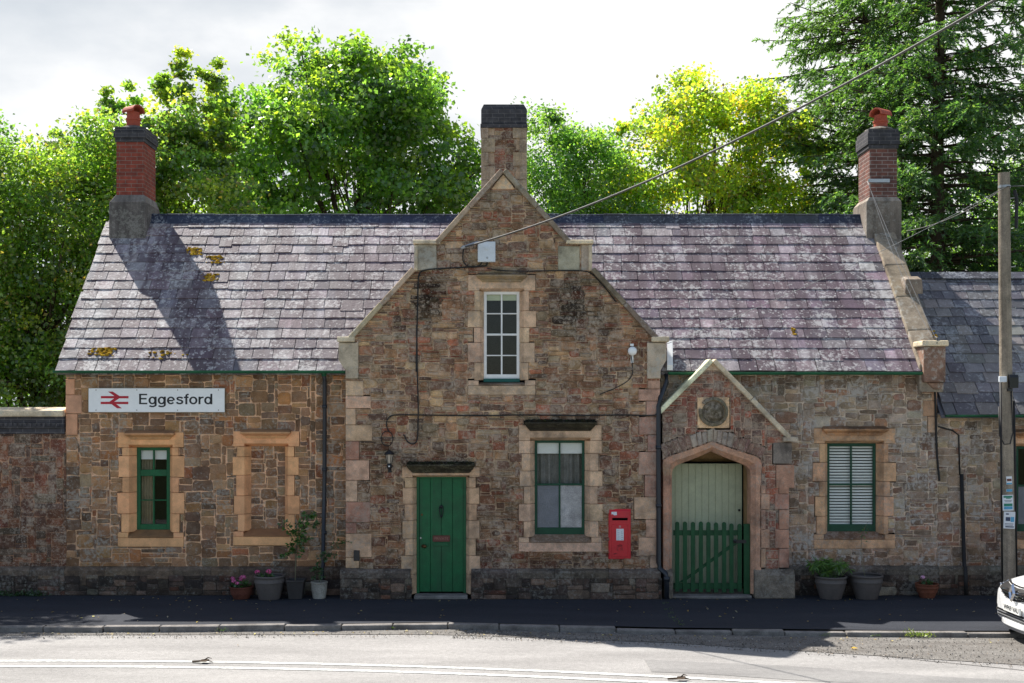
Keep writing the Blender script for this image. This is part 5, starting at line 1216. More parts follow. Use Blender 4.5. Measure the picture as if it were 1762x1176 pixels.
def round_pot(name, label, pxa, pxb, pyt, pyb, mat, ratio=.70, y=-.1, band=True, soil_d=.06):
    D = y-CY; cx_ = X((pxa+pxb)/2, y); r = (X(pxb,y)-X(pxa,y))/2; zb_ = 0.004; h = Z(pyt,y)-zb_
    t = thing(name, label, 'plant pot', (cx_, y, zb_))
    pr = [(r*ratio,0),(r*(ratio+.6*(1-ratio)),h*.45),(r*.93,h*.86)]
    if band: pr = [(r*ratio,0),(r*(ratio+.62*(1-ratio)),h*.5),(r*(ratio+.80*(1-ratio))-.002,h*.68),(r*(ratio+.80*(1-ratio))+.008,h*.685),(r*(ratio+.84*(1-ratio))+.008,h*.72),(r*.93,h*.88)]
    b = MB(); b.lathe(pr+[(r*.93,h*.90),(r*.90,h*.90),(r*.84,h*.4)], (cx_,y,zb_), 36); b.build('body', M[mat], t, smooth=False)
    b = MB(); n = 36; rim = [(r*.90,h*.90),(r*1.0,h*.905),(r*1.0,h*.975),(r*.985,h),(r*.91,h),(r*.88,h*.97)]
    b.lathe(rim, (cx_,y,zb_), 36); b.f = b.f[:-2]; b.c = b.c[:-2]; b.build('rim', M[mat], t, smooth=True)
    b = MB(); b.lathe([(r*.885,h-soil_d-.01),(r*.88,h-soil_d),(.02,h-soil_d+.012)], (cx_,y,zb_), 24); b.build('soil', M['soil'], t)
    return t, cx_, y, zb_+h-soil_d, r
def geranium(name, label, cx_, cy_, z0, rx, nl, hh, flowers, pcol, seed):
    t = thing(name, label, 'plant', (cx_, cy_, z0)); random.seed(seed); rng_ = np.random.default_rng(seed)
    st_ = MB(col=(.06,.10,.03)); C_ = []
    for k in range(nl):
        a = rng_.uniform(0,6.28); rr_ = rx*math.sqrt(rng_.uniform()); zz = z0+hh*(1-(rr_/rx)**2*.6)*rng_.uniform(.35,1)
        C_.append((cx_+rr_*math.cos(a), cy_+rr_*math.sin(a)*.8, zz))
        if k % 5 == 0: st_.tube([(cx_+rr_*.3*math.cos(a), cy_+rr_*.25*math.sin(a), z0), C_[-1]], .004, 4)
    C_ = np.array(C_); n_ = unit(rng_.normal(size=C_.shape)*.6+np.array([0,-.35,1.0])); u, w = frames(n_)
    st_.build('stem', M['plantleaf'], t)
    leaf_mesh('foliage', C_, u, w, rng_.uniform(.035,.075,len(C_)), 1.0, pick([((.035,.10,.022),3),((.055,.14,.03),2),((.02,.06,.02),1)], len(C_)), 'plantleaf', t)
    for (dx, dy, dz, r_) in flowers:
        b = MB(col=(.06,.10,.03)); f0 = (cx_+dx, cy_+dy, z0+dz)
        b.tube([(cx_+dx*.5, cy_+dy*.5, z0), f0], .004, 5)
        K = 42; d_ = unit(rng_.normal(size=(K,3))+np.array([0,-.3,.5])); cc_ = np.array(f0)+d_*r_*rng_.uniform(.7,1,(K,1))*np.array([1,1,.7]); u, w = frames(d_)
        fo = leaf_mesh('flower', cc_, u, w, rng_.uniform(.022,.036,K), .9, pick([(pcol,3),(tuple(min(.9,v*1.35) for v in pcol),1)], K, .15), 'petal', t)
        b.build('flower_stalk', M['plantleaf'], t)
    return t
p1 = round_pot('flower_pot', 'low dark terracotta bowl at the left end of the pot row', 394, 437, 1009, 1033, 'potred', .62, -.02, False, .03)
geranium('geranium', 'pink geranium in the low terracotta bowl', p1[1]-.01, p1[2], p1[3], .19, 90, .17, [(-.10,-.1,.13,.045),(.02,-.08,.17,.05),(.06,-.1,.20,.05),(-.13,-.05,.17,.04),(-.03,-.14,.10,.035)], (.60,.12,.32), 3)
p2 = round_pot('flower_pot', 'wide grey brown pot holding a few pink geraniums', 437, 490, 990, 1033, 'potgrey', .68, -.05)
geranium('geranium', 'two headed pink geranium in the wide grey pot', p2[1]-.05, p2[2]-.02, p2[3]-.02, .17, 70, .13, [(-.13,-.1,.15,.05),(.06,-.1,.16,.055)], (.72,.10,.30), 4)
# square pot
y_ = .0; xa, xb = X(494,y_), X(525,y_); cxs = (xa+xb)/2; hw = (xb-xa)/2; hs_ = Z(997,y_)
t = thing('flower_pot', 'tall square dark pot with sapling', 'plant pot', (cxs, y_, .003))
b = MB(); q2 = 1/math.sqrt(2)
b.lathe([(hw*.72/q2,.003),(hw*.93/q2,hs_*.88),(hw*1.0/q2,hs_*.89),(hw*1.0/q2,hs_),(hw*.90/q2,hs_),(hw*.86/q2,hs_-.04)], (cxs,y_,0), 4, sq=True); b.build('body', M['potblack'], t, bevel=.004)
b = MB(); b.lathe([(hw*.87/q2,hs_-.05),(hw*.86/q2,hs_-.035)], (cxs,y_,0), 4, sq=True); b.build('soil', M['soil'], t)
def sapling(name, label, base, stems, leaves, lsz, seed, pal, droop=.35, asp=.55):
    t = thing(name, label, 'plant', base); rng_ = np.random.default_rng(seed); b = MB(col=(.14,.12,.07)); C_, U_ = [], []
    for pts, r0, nl, spread in stems:
        P_ = [Vector(base)]+[Vector(p) for p in pts]
        for _ in range(2):
            Q = [P_[0]]
            for a_, b_ in zip(P_, P_[1:]): Q += [a_.lerp(b_,.25), a_.lerp(b_,.75)]
            Q.append(P_[-1]); P_ = Q
        m = len(P_); b.tube(P_, [r0*(1-.8*i/m) for i in range(m)], 6)
        for k in range(nl):
            f_ = rng_.uniform(.35 if len(pts) > 1 else .15, 1.0); i = min(int(f_*(m-1)), m-2); p = P_[i].lerp(P_[i+1], rng_.uniform())
            a = rng_.uniform(0,6.28); d = np.array([math.cos(a), math.sin(a)*.8, rng_.uniform(-droop,.25)]); L = rng_.uniform(.25,1)*spread
            q_ = np.array(p)+d*L
            for j in range(leaves):
                dd = d+rng_.normal(size=3)*.55; dd /= np.linalg.norm(dd); C_.append(q_+dd*lsz*.6); U_.append(dd)
            if L > .05: b.tube([p, tuple(q_)], .0025, 4)
    C_ = np.array(C_); U_ = np.array(U_); n_ = unit(np.cross(U_, rng_.normal(size=U_.shape))+np.array([0,-.2,.9])); w = unit(np.cross(n_, U_))
    b.build('stem', M['plantleaf'], t)
    leaf_mesh('foliage', C_, U_, w, rng_.uniform(.7,1.25,len(C_))*lsz, asp, pick(pal, len(C_)), 'plantleaf', t, fold=.06); return t
PALP = [((.05,.13,.025),3),((.08,.19,.035),2),((.03,.085,.02),1.5)]
def W3(px, py, y): return (X(px,y), y, Z(py,y))
sapling('sapling', 'slim sapling with jagged green leaves in the square pot', W3(508,1000,0), [([W3(509,960,0), W3(511,925,-.02), W3(520,895,-.04), W3(533,884,-.05)], .012, 60, .14), ([W3(509,950,0), W3(498,945,-.03), W3(490,958,-.05)], .006, 16, .09), ([W3(510,925,0), W3(500,915,-.05), W3(486,900,-.06)], .006, 16, .08), ([W3(512,915,0), W3(528,905,-.05), W3(540,900,-.05)], .006, 22, .09), ([W3(510,940,0), W3(520,930,-.05), W3(528,925,-.05)], .006, 18, .09)], 5, .062, 11, PALP)
p4 = round_pot('flower_pot', 'pale stained tapering pot at the right end of the pot row', 534.5, 564, 1001, 1033, 'potpale', .74, .02, False, .03)
sapling('sapling', 'straggly young shrub in the pale tapering pot', (p4[1], p4[2], p4[3]), [([W3(550,980,0), W3(553,960,0), W3(570,945,-.03), W3(590,930,-.03)], .008, 36, .12), ([W3(548,990,0), W3(545,978,-.02)], .006, 36, .10), ([W3(552,970,0), W3(560,950,-.02), W3(575,955,-.04)], .005, 24, .10)], 4, .045, 12, [((.035,.10,.03),3),((.05,.13,.04),2),((.02,.06,.02),1)])
p5 = round_pot('flower_pot', 'wide grey pot filled with a feathery green plant', 1402, 1457, 991, 1031, 'potgrey', .66, .0)
# feathery grass
t = thing('feathery_plant', 'feathery bright green plant spilling from the wide grey pot', 'plant', (p5[1], p5[2], p5[3])); rng_ = np.random.default_rng(5)
C_, U_ = [], []; b = MB(col=(.07,.14,.03))
for k in range(46):
    a = rng_.uniform(0,6.28); r_ = .33*math.sqrt(rng_.uniform()); top = np.array([p5[1]-.03+r_*math.cos(a)*1.12, p5[2]-.02+r_*math.sin(a)*.8, p5[3]+rng_.uniform(.14,.31)])
    b.tube([(p5[1]+(top[0]-p5[1])*.4, p5[2]+(top[1]-p5[2])*.4, p5[3]), tuple(top)], .004, 4)
    for j in range(20):
        d = np.array([rng_.normal()*.7, rng_.normal()*.7, rng_.uniform(-1.1,.35)]); d /= np.linalg.norm(d); C_.append(top+d*.065); U_.append(d)
C_, U_ = np.array(C_), np.array(U_); w = unit(np.cross(U_, rng_.normal(size=U_.shape)))
b.build('stem', M['plantleaf'], t); leaf_mesh('foliage', C_, U_, w, rng_.uniform(.09,.15,len(C_)), .12, pick([((.09,.20,.03),3),((.14,.26,.04),2),((.05,.12,.02),1.5)], len(C_)), 'plantleaf', t, fold=.02)
p6 = round_pot('flower_pot', 'wide grey pot with one thin cane, nearly empty', 1463, 1519, 989, 1032, 'potgrey', .66, .0, True, .16)
sapling('seedling', 'single thin stem with few leaves in the nearly empty pot', (p6[1], p6[2], p6[3]), [([W3(1481,960,.08), W3(1482,925,.12), W3(1491,902,.14), W3(1494,898,.14)], .006, 0, .05), ([W3(1482,935,.12), W3(1483,920,.14), W3(1488,906,.14)], .003, 9, .07)], 2, .06, 21, PALP)
p7 = round_pot('flower_pot', 'small terracotta bowl with a pale pink flower', 1575, 1615, 1004, 1027, 'terracotta', .60, .08, True, .03)
geranium('geranium', 'single pale pink geranium in the small terracotta bowl', p7[1], p7[2], p7[3], .10, 36, .10, [(-.09,-.05,.14,.042)], (.75,.42,.62), 9)

# ---- moss on the roof
def moss(label, px0_, px1_, py_, n_, seed):
    random.seed(seed); mb = MB()
    # find the roof point under the pixel
    y = YE
    while Z(py_, y) > zroof(y)+.03 and y < 3: y += .01
    o_ = (X((px0_+px1_)/2,y), y, zroof(y)+.03); hw = (X(px1_,y)-X(px0_,y))/2
    for _ in range(int(n_*1.7)):
        dx = random.gauss(0, hw*.55); dy = random.uniform(-.07,.07); r_ = random.uniform(.010,.040)
        mb.lathe([(r_*.7,-.02),(r_,.0),(r_*.75,r_*.35),(.003,r_*.45)], (o_[0]+dx, y+dy, zroof(y+dy)+.035), 7, jit(random.choice([(.50,.29,.03),(.38,.22,.02),(.22,.13,.015),(.60,.40,.05)]), .25))
    ob = mb.build('moss_clump', M['moss'], None, origin=o_); tag(ob, label, 'moss', 'moss clumps on the slate roof')
moss('yellow moss clump at the edge of the chimney shadow, topmost on the roof', 322, 348, 433, 50, 1)
moss('brown yellow moss clump just below and right of the topmost clump', 357, 384, 447, 34, 2)
moss('moss clump lowest of the three by the chimney shadow', 349, 374, 478, 40, 3)
moss('wide yellow moss clump near the eaves above the sign', 159, 193, 607, 60, 4)
moss('thin moss fringe between slates just above the gutter', 255, 312, 612, 16, 5)
moss('tiny moss tuft on the right roof slope', 1362, 1370, 572, 7, 6)
moss('brown moss on the foot of the right parapet', 1592, 1612, 577, 14, 7)

# ---- weeds, fallen leaves, twigs, grit
def weeds(name, label, spots, seed, pal, hh):
    rng_ = np.random.default_rng(seed); C_, U_ = [], []
    for (x_, y_, z_, r_, n_) in spots:
        for k in range(n_):
            d = np.array([rng_.normal()*.6, rng_.normal()*.6, rng_.uniform(.2,1)]); d /= np.linalg.norm(d)
            C_.append(np.array([x_+rng_.normal()*r_, y_+rng_.normal()*r_*.5, z_])+d*rng_.uniform(.2,1)*hh); U_.append(d)
    C_, U_ = np.array(C_), np.array(U_); w = unit(np.cross(U_, rng_.normal(size=U_.shape)))
    o = leaf_mesh(name, C_, U_, w, rng_.uniform(.5,1.2,len(C_))*hh*.7, .25, pick(pal, len(C_)), 'plantleaf', None, spots[0][:3]); tag(o, label, 'weeds', None, 'stuff'); return o
WP = [((.07,.13,.03),3),((.12,.18,.04),2),((.16,.15,.06),1)]
gy = lambda py, z=0.0: 2000*(H-z)/(py-YH)+CY
weeds('weeds', 'weeds growing in a crack across the pavement and along the kerb', [(X(p, gy(q_)), gy(q_), .0, .03, 12) for p, q_ in ((1147,1040),(1152,1050),(1156,1057),(1160,1064),(1165,1070),(1169,1076))]+[(X(p,-2.8), KERB(X(p,-2.8))-.03, -.06, .05, 14) for p in (375,378,676,1410,1418,1500)], 1, WP, .05)
weeds('grass_tuft', 'yellow green tuft of grass on the kerb left of the car', [(X(1582,-3), KERB(X(1582,-3))-.05, -.05, .10, 160), (X(1565,-3), KERB(X(1565,-3))-.02, -.02, .03, 26)], 2, [((.20,.26,.05),3),((.28,.30,.08),2),((.12,.18,.04),1)], .07)
weeds('weeds', 'dark weeds at the foot of the boundary wall', [(X(p,.2), .24, 0, .10, 60) for p in (6,18,48,62)], 3, [((.03,.08,.02),3),((.05,.11,.03),1)], .12)
rng_ = np.random.default_rng(44)
N = 260; xs = rng_.uniform(-8.5, 8.5, N); sel = rng_.uniform(size=N)
ys = np.where(sel < .25, rng_.uniform(-.45,-.1,N)+.1, np.where(sel < .6, rng_.uniform(-2.3,-.3,N), np.array([KERB(x) for x in xs])-.1-rng_.exponential(.12,N)))
zs = np.where(ys > np.array([KERB(x) for x in xs]), .010, -.07)
C_ = np.stack([xs,ys,zs],1); n_ = unit(rng_.normal(size=(N,3))*.25+np.array([0,0,1])); u, w = frames(n_)
o = leaf_mesh('fallen_leaves', C_, u, w, rng_.uniform(.025,.06,N), .6, pick([((.30,.22,.13),3),((.20,.13,.07),2),((.42,.36,.27),2),((.12,.07,.04),1)], N), 'leaf', None, (0,-1,0)); tag(o, 'dry fallen leaves scattered on pavement and road edge', 'leaves', None, 'stuff')
o = leaf_mesh('fallen_leaf', np.array([(X(1470,gy(1117,-.07)), gy(1117,-.07), -.06)]), np.array([(1.,0,0)]), np.array([(0,1.,.1)]), np.array([.10]), .7, np.array([(.65,.42,.06)]), 'leaf', None, (X(1470,gy(1117,-.07)), gy(1117,-.07), -.06)); tag(o, 'bright yellow leaf lying on the gritty road edge', 'leaf')
N = 5200; xs = np.where(rng_.uniform(size=N) < .75, rng_.uniform(-.6, 9, N), rng_.uniform(-9, 0, N)); t_ = rng_.uniform(0,1,N)**.8
ks = np.array([KERB(x) for x in xs]); es = np.array([EDGE(x) for x in xs]); ys = ks-.03+(es-ks-.25)*t_
C_ = np.stack([xs,ys,np.full(N,-.070)],1); n_ = unit(rng_.normal(size=(N,3))*.5+np.array([0,0,1])); u, w = frames(n_)
M['pebble'] = surf('grit', var=.3, bump=.3, rough=.95, spec=.2)
o = leaf_mesh('gravel', C_, u, w, rng_.uniform(.010,.030,N), .8, pick([((.20,.19,.17),3),((.30,.28,.26),2),((.12,.11,.10),2),((.24,.19,.14),1)], N), 'pebble', None, (2,-3,-.07), fold=.3); tag(o, 'loose gravel on the gritty strip along the kerb', 'gravel', None, 'stuff')
def twig(label, px_, py_, seed):
    random.seed(seed); y_ = gy(py_, -.08); x_ = X(px_, y_); mb = MB(col=(.06,.045,.035))
    mb.tube([(x_-.12,y_+.02,-.066),(x_-.02,y_-.01,-.055),(x_+.09,y_+.01,-.05),(x_+.16,y_-.02,-.066)], [.012,.014,.010,.004], 6)
    mb.tube([(x_+.02,y_,-.055),(x_+.08,y_+.05,-.02),(x_+.13,y_+.06,-.035)], [.010,.008,.003], 5)
    mb.hexa([(x_-.02,y_-.04,-.06),(x_+.08,y_-.05,-.055),(x_+.10,y_+.03,-.045),(x_,y_+.04,-.05),(x_-.02,y_-.04,-.055),(x_+.08,y_-.05,-.05),(x_+.10,y_+.03,-.035),(x_,y_+.04,-.04)], (.09,.07,.05))
    o = mb.build('twig', M['bark'], None, origin=(x_,y_,-.07)); tag(o, label, 'twig')
twig('dead twig lying on the white lines at the left', 346, 1141, 1); twig('dead twig lying on the white line farther right', 1166, 1171, 2)

# ================================================================== TREES
def tree(name, label, base, lobes, nclump, nleaf, cr, ls, pal, trunk_r=.28, limbs=9, shell=.5, flat=.65, group='trees behind the station', seed=1, mat='leaf', spires=(), up=.55):
    global RNG
    RNG = np.random.default_rng(seed); random.seed(seed)
    t = thing(name, label, 'tree', base, group)
    base_l = list(lobes)
    for l in base_l:            # small boughs breaking the outline
        for _ in range(5):
            d = RNG.normal(size=3); d[2] = abs(d[2])*.8+.1*d[2]; d /= np.linalg.norm(d); k_ = RNG.uniform(.22,.42); q_ = np.array(l[:3])+d*np.array(l[3:6])*RNG.uniform(.85,1.05)
            lobes = lobes+[(*q_, l[3]*k_, l[4]*k_, l[5]*k_*.9)]
    vol = np.array([a[3]*a[4]*a[5] for a in lobes])**.72; pr = vol/vol.sum(); cl = []
    while len(cl) < nclump:
        l = lobes[RNG.choice(len(lobes), p=pr)]; d = RNG.normal(size=3); d /= np.linalg.norm(d); r_ = RNG.uniform(shell,1.0)**.7
        p = np.array(l[:3])+d*r_*np.array(l[3:6])
        # skip clumps buried deep in another lobe
        if any(np.linalg.norm((p-np.array(o_[:3]))/np.array(o_[3:6])) < shell*.8 for o_ in base_l): continue
        cl.append(p)
    for (sx_, sy_, z0_, z1_, r_) in spires:
        for k in range(int((z1_-z0_)*5)):
            f_ = RNG.uniform(); cl.append(np.array([sx_+RNG.normal()*r_*(1-f_*.8)+.15*math.sin(f_*5), sy_+RNG.normal()*r_*(1-f_*.8), z0_+(z1_-z0_)*f_]))
    cl = np.array(cl); K = len(cl)
    ctone = RNG.uniform(.55,1.45,K); hue = RNG.uniform(-1,1,(K,1))*np.array([[.16,.03,-.12]])+1; hi = RNG.uniform(size=K) < .17; hue[hi] *= np.array([1.5,1.22,.9]); ctone[hi] = np.maximum(ctone[hi], 1.1)  # some clumps brightened yellow-green: sun highlights painted into the leaf colour
    idx = np.repeat(np.arange(K), nleaf); N = len(idx)
    cen = np.array([np.mean([l[i] for l in lobes]) for i in range(3)])
    off = RNG.normal(size=(N,3))*np.array([1,1,flat])*cr*.55
    ncl = K
    if spires:
        nsp = K-nclump; off[idx >= nclump] *= .42
    c = cl[idx]+off
    out = unit(c-cen)
    n = unit(RNG.normal(size=(N,3))*.75+np.array([0,0,up])+out*.35); u, w = frames(n)
    u = unit(u+np.array([0,0,-.35])*RNG.uniform(0,1,(N,1))); w = unit(np.cross(n,u))
    col = pick(pal, N)*ctone[idx][:,None]*hue[idx]
    leaf_mesh('crown', c, u, w, RNG.uniform(.65,1.25,N)*ls, .8, col, mat, t)
    b = MB(); bx_,by_,bz_ = base; lobes = base_l; top = float(np.mean([l[2]+l[5]*.6 for l in lobes]))
    cx_, cy_ = np.mean([l[0] for l in lobes]), np.mean([l[1] for l in lobes])
    b.tube([(bx_,by_,bz_-.1),(bx_+.1,by_,bz_+1),(bx_+(cx_-bx_)*.4,by_+(cy_-by_)*.4,bz_+(top-bz_)*.35),(cx_,cy_,bz_+(top-bz_)*.7),(cx_+.2,cy_,top)], [trunk_r*1.3,trunk_r,trunk_r*.8,trunk_r*.45,.05], 9)
    sel = RNG.choice(K, min(K, limbs*6), replace=False)
    for k, i in enumerate(sel):
        f_ = RNG.uniform(.2,.75); s_ = Vector((bx_+(cx_-bx_)*min(1,f_*1.3), by_+(cy_-by_)*min(1,f_*1.3), bz_+(top-bz_)*f_)); e = Vector(cl[i])
        if e.z < s_.z-.5: s_.z = max(bz_+1.2, e.z-1.0)
        m_ = s_.lerp(e,.5)+Vector((RNG.normal()*.2, RNG.normal()*.2, .25)); r_ = trunk_r*(.30 if k < limbs else .11)
        b.tube([s_, s_.lerp(m_,.6), m_, e], [r_, r_*.8, r_*.6, r_*.2], 6)
    b.build('trunk', M['bark'], t, smooth=True)
    return t
G1 = [((.095,.175,.038),4),((.125,.215,.042),3),((.065,.125,.034),2.2),((.15,.24,.045),1.2)]
G2 = [((.115,.19,.042),4),((.145,.215,.046),3),((.075,.135,.034),2.2),((.18,.16,.055),.9),((.18,.25,.05),1.8)]
G3 = [((.075,.15,.034),4),((.105,.185,.04),3),((.05,.105,.028),2.5),((.15,.20,.045),1.2)]
G4 = [((.20,.28,.034),4),((.27,.31,.038),3),((.13,.21,.035),3),((.33,.28,.04),.9),((.20,.14,.045),.6)]
G5 = [((.10,.185,.045),4),((.075,.15,.04),3),((.14,.22,.045),2)]
def L3(px, py, D, rx, ry, rz): return ((px-VX)*D/F, D+CY, H+(YH-py)*D/F, rx, ry, rz)
tree('sycamore_tree', 'big round dense green tree behind the left half of the roof', (-4.4,14,-.1), [L3(600,230,34,2.9,2.6,2.7), L3(480,300,34,2.2,2.2,2.9), L3(710,300,34,2.0,2.2,2.6), L3(590,360,34,3.6,2.8,2.6), L3(545,165,34,2.0,1.9,1.7), L3(660,185,34,1.7,1.8,1.6), L3(770,290,34,1.0,1.3,1.9), L3(420,330,34,1.3,1.4,2.2), L3(790,350,34,1.1,1.3,1.5)], 760, 78, .42, .145, G1, .34, 12, seed=3)
tree('sycamore_tree', 'taller olive green tree with upright shoots beside the left chimney', (-9.2,10,-.1), [L3(325,300,30,1.2,1.4,2.0), L3(240,330,30,1.6,1.6,2.0), L3(330,410,30,1.9,1.8,2.0), L3(170,350,30,1.2,1.4,1.6)], 330, 110, .42, .11, G2, .26, 9, seed=5, spires=[L3(318,0,30,0,0,0)[:2]+(9.6,12.5,.28), L3(335,0,30,0,0,0)[:2]+(9.2,11.4,.25), L3(362,0,30,0,0,0)[:2]+(9.4,12.35,.22), L3(382,0,30,0,0,0)[:2]+(9.2,12.3,.15), L3(290,0,30,0,0,0)[:2]+(9.2,12.0,.22), L3(230,0,30,0,0,0)[:2]+(9.4,11.7,.25), L3(196,0,30,0,0,0)[:2]+(9.0,11.6,.25), L3(165,0,30,0,0,0)[:2]+(8.6,11.0,.25), L3(128,0,30,0,0,0)[:2]+(8.2,10.5,.25), L3(105,0,30,0,0,0)[:2]+(8.0,10.6,.2)])
tree('broadleaf_tree', 'lower mixed green tree at the left end behind the roof verge', (-11.2,8,-.1), [L3(120,370,28,1.6,1.6,2.0), L3(70,460,28,1.8,1.6,2.4), L3(110,540,28,1.5,1.5,2.2), L3(30,560,28,1.6,1.6,2.3), L3(90,640,28,1.6,1.4,1.5), L3(20,680,28,1.5,1.4,1.4)], 460, 110, .42, .10, G2, .24, 9, seed=8)
tree('broadleaf_tree', 'dark green tree at the far left edge of the scene', (-14.5,9,-.1), [L3(10,400,29,1.8,1.8,2.2), L3(-60,480,29,2.2,2.0,3.0), L3(-20,620,29,2.0,1.8,2.6), L3(-90,380,29,2.0,2.0,2.4)], 280, 110, .48, .105, G3, .26, 8, seed=9)
tree('broadleaf_tree', 'tree standing behind the boundary wall beyond the left edge', (-14.6,4.4,-.1), [(-13.9,4.4,9.8,2.5,1.5,2.3), (-12.9,4.4,7.8,1.5,1.3,1.6), (-15.6,4.3,8.0,1.6,1.3,2.0)], 200, 90, .48, .13, G3, .24, 8, seed=22)
tree('broadleaf_tree', 'pale green tree just right of the middle chimney', (2.0,17,-.1), [L3(950,290,37,1.3,1.5,2.0), L3(1010,330,37,1.3,1.4,1.6), L3(940,370,37,1.6,1.6,2.0), L3(1020,390,37,1.8,1.6,1.6), L3(1060,345,38,1.2,1.2,1.6)], 270, 110, .46, .105, G5, .22, 8, seed=12, spires=[L3(955,0,37,0,0,0)[:2]+(11.6,12.7,.25)])
tree('ash_tree', 'yellow green tree turning to autumn colour behind the right roof', (7.0,18,-.1), [L3(1130,285,38,1.6,1.8,2.0), L3(1230,270,38,1.9,1.9,2.3), L3(1340,290,38,1.3,1.5,2.0), L3(1200,350,38,2.6,2.0,1.9), L3(1090,340,38,1.2,1.5,1.4), L3(1320,360,38,1.5,1.6,1.4), L3(1180,210,38,1.0,1.2,1.0), L3(1270,200,38,1.1,1.2,.9)], 430, 85, .48, .125, G4, .26, 10, seed=14, spires=[L3(1145,0,38,0,0,0)[:2]+(12.0,13.8,.3), L3(1212,0,38,0,0,0)[:2]+(12.6,13.9,.25), L3(1250,0,38,0,0,0)[:2]+(12.4,13.7,.3), L3(1080,0,38,0,0,0)[:2]+(11.0,12.7,.3), L3(1385,0,38,0,0,0)[:2]+(10.5,12.6,.3)])
tree('broadleaf_tree', 'bright green tree beyond the dark conifers at the right edge', (20.5,24,-.1), [L3(1770,340,44,2.2,2,2.0), L3(1800,420,44,2.6,2,2.4), L3(1700,470,44,2.6,2,1.6), L3(1560,430,44,2.4,1.8,1.2), L3(1430,350,44,1.0,1.2,.7)], 260, 90, .5, .12, G1, .25, 8, seed=15)

def conifer(label, base, htop, z0, rmax, seed, nper=5, dz=.46, pal=None):
    rng_ = np.random.default_rng(seed); t = thing('conifer_tree', label, 'tree', base, 'conifers behind the right end')
    bx_,by_,bz_ = base; b = MB(); m = 12
    b.tube([(bx_+.05*math.sin(i), by_, bz_-.1+(htop-bz_)*i/m) for i in range(m+1)], [.30*(1-.93*i/m) for i in range(m+1)], 10)
    C_, U_ = [], []; z = z0; a0 = 0; T_ = []
    nb = int((htop-z0)*20)
    for bi in range(nb):
        f_ = rng_.uniform(0,1)**1.15; zb_ = z0+(htop-z0-.3)*f_; L0 = rmax*(1-f_)**.7
        a = rng_.uniform(0, 2*math.pi); L = max(.4, L0*rng_.uniform(.45,1.12)); dx, dy = math.cos(a), math.sin(a); dr = rng_.uniform(.12,.34)*L; pts = []
        for i in range(7):
            s_ = i/6; pts.append(np.array([bx_+dx*L*s_, by_+dy*L*s_, zb_+.16*L*s_-dr*s_**1.3+.25*L*max(0,s_-.65)**1.2]))
        b.tube([tuple(p) for p in pts], [.045*(L/4)*(1-.85*i/6)+.005 for i in range(7)], 5)
        tone = rng_.uniform(.6,1.4)
        for i in range(int(L*7)):
            s_ = rng_.uniform(.12,1.0)**.8; j = min(int(s_*6),5); p = pts[j]+(pts[j+1]-pts[j])*(s_*6-j)
            sd = 1 if i % 2 else -1; tl = (.3+.7*(1-abs(s_-.5)))*.70*rng_.uniform(.5,1.25)*min(1,L/2.2)
            d = np.array([dx*.6-dy*sd*.8, dy*.6+dx*sd*.8, rng_.uniform(-.75,.15)]); d /= np.linalg.norm(d)
            for q_ in range(int(8+tl*28)):
                v = rng_.uniform(.0,1); e = p+d*tl*v+np.array([0,0,-.30*tl*v*v]); dd = d*.75+rng_.normal(size=3)*np.array([.5,.5,.4])+np.array([0,0,-.10]); dd /= np.linalg.norm(dd)
                C_.append(e+dd*.05); U_.append(dd); T_.append(tone)
    C_, U_, T_ = np.array(C_), np.array(U_), np.array(T_); n_ = unit(np.cross(U_, rng_.normal(size=U_.shape))+np.array([0,0,.8])); w = unit(np.cross(n_,U_))
    global RNG; RNG = rng_
    leaf_mesh('crown', C_, U_, w, rng_.uniform(.11,.20,len(C_)), .28, pick(pal, len(C_))*T_[:,None], 'needle', t, fold=.03)
    b.build('trunk', M['bark'], t, smooth=True); return t
CN = [((.07,.145,.055),4),((.095,.18,.06),3),((.045,.095,.04),2.2),((.15,.21,.07),1.3)]
conifer('tall dark conifer with bare upper trunk showing, nearer the right edge', (13.4,15,-.1), 26, 3.0, 5.0, 1, pal=CN)
conifer('dark conifer reaching long branches left toward the yellow tree', (12.4,19,-.1), 25, 6.5, 5.6, 2, pal=[((.075,.14,.05),4),((.10,.175,.055),3),((.05,.095,.04),2)])
conifer('dark conifer half out of frame at the right edge', (18.6,17,-.1), 22, 2.5, 4.8, 3, pal=CN)

# ================================================================== CAR
CX, CYc = 7.42, -3.42
car = thing('parked_car', 'white parked car nosing into view at the right edge', 'car', (CX+2.1, CYc, -.03))
GZ = -.03
secs = [(0,.50,.27,.66),(.03,.66,.22,.70),(.10,.76,.18,.745),(.22,.83,.17,.80),(.40,.87,.17,.855),(.75,.89,.18,.92),(1.15,.90,.18,.975),(1.6,.90,.18,1.0),(2.6,.90,.18,1.0),(3.3,.90,.20,1.0),(3.8,.88,.24,.98),(4.02,.82,.28,.93),(4.08,.70,.34,.86)]
mb = MB(); prof_n = 13
for d, hw, zb_, zt in secs:
    ps = [(-.80,0),(-.95,.03),(-1.0,.18),(-1.0,.45),(-.985,.68),(-.93,.88),(-.74,.975),(0,1.03),(.74,.975),(.93,.88),(.985,.68),(1.0,.45),(1.0,.18),(.95,.03),(.80,0)]
    for u, v in ps: mb.v.append((CX+d, CYc+u*hw, GZ+zb_+(zt-zb_)*v))
n = 15
for i in range(len(secs)-1):
    for k in range(n): mb.f.append((i*n+k, i*n+(k+1)%n, (i+1)*n+(k+1)%n, (i+1)*n+k)); mb.c.append((.8,.8,.8))
mb.f += [tuple(range(n-1,-1,-1)), tuple(range((len(secs)-1)*n, len(secs)*n))]; mb.c += [(.8,.8,.8)]*2
cbody = mb.build('body', M['carpaint'], car, smooth=True, sub=2)
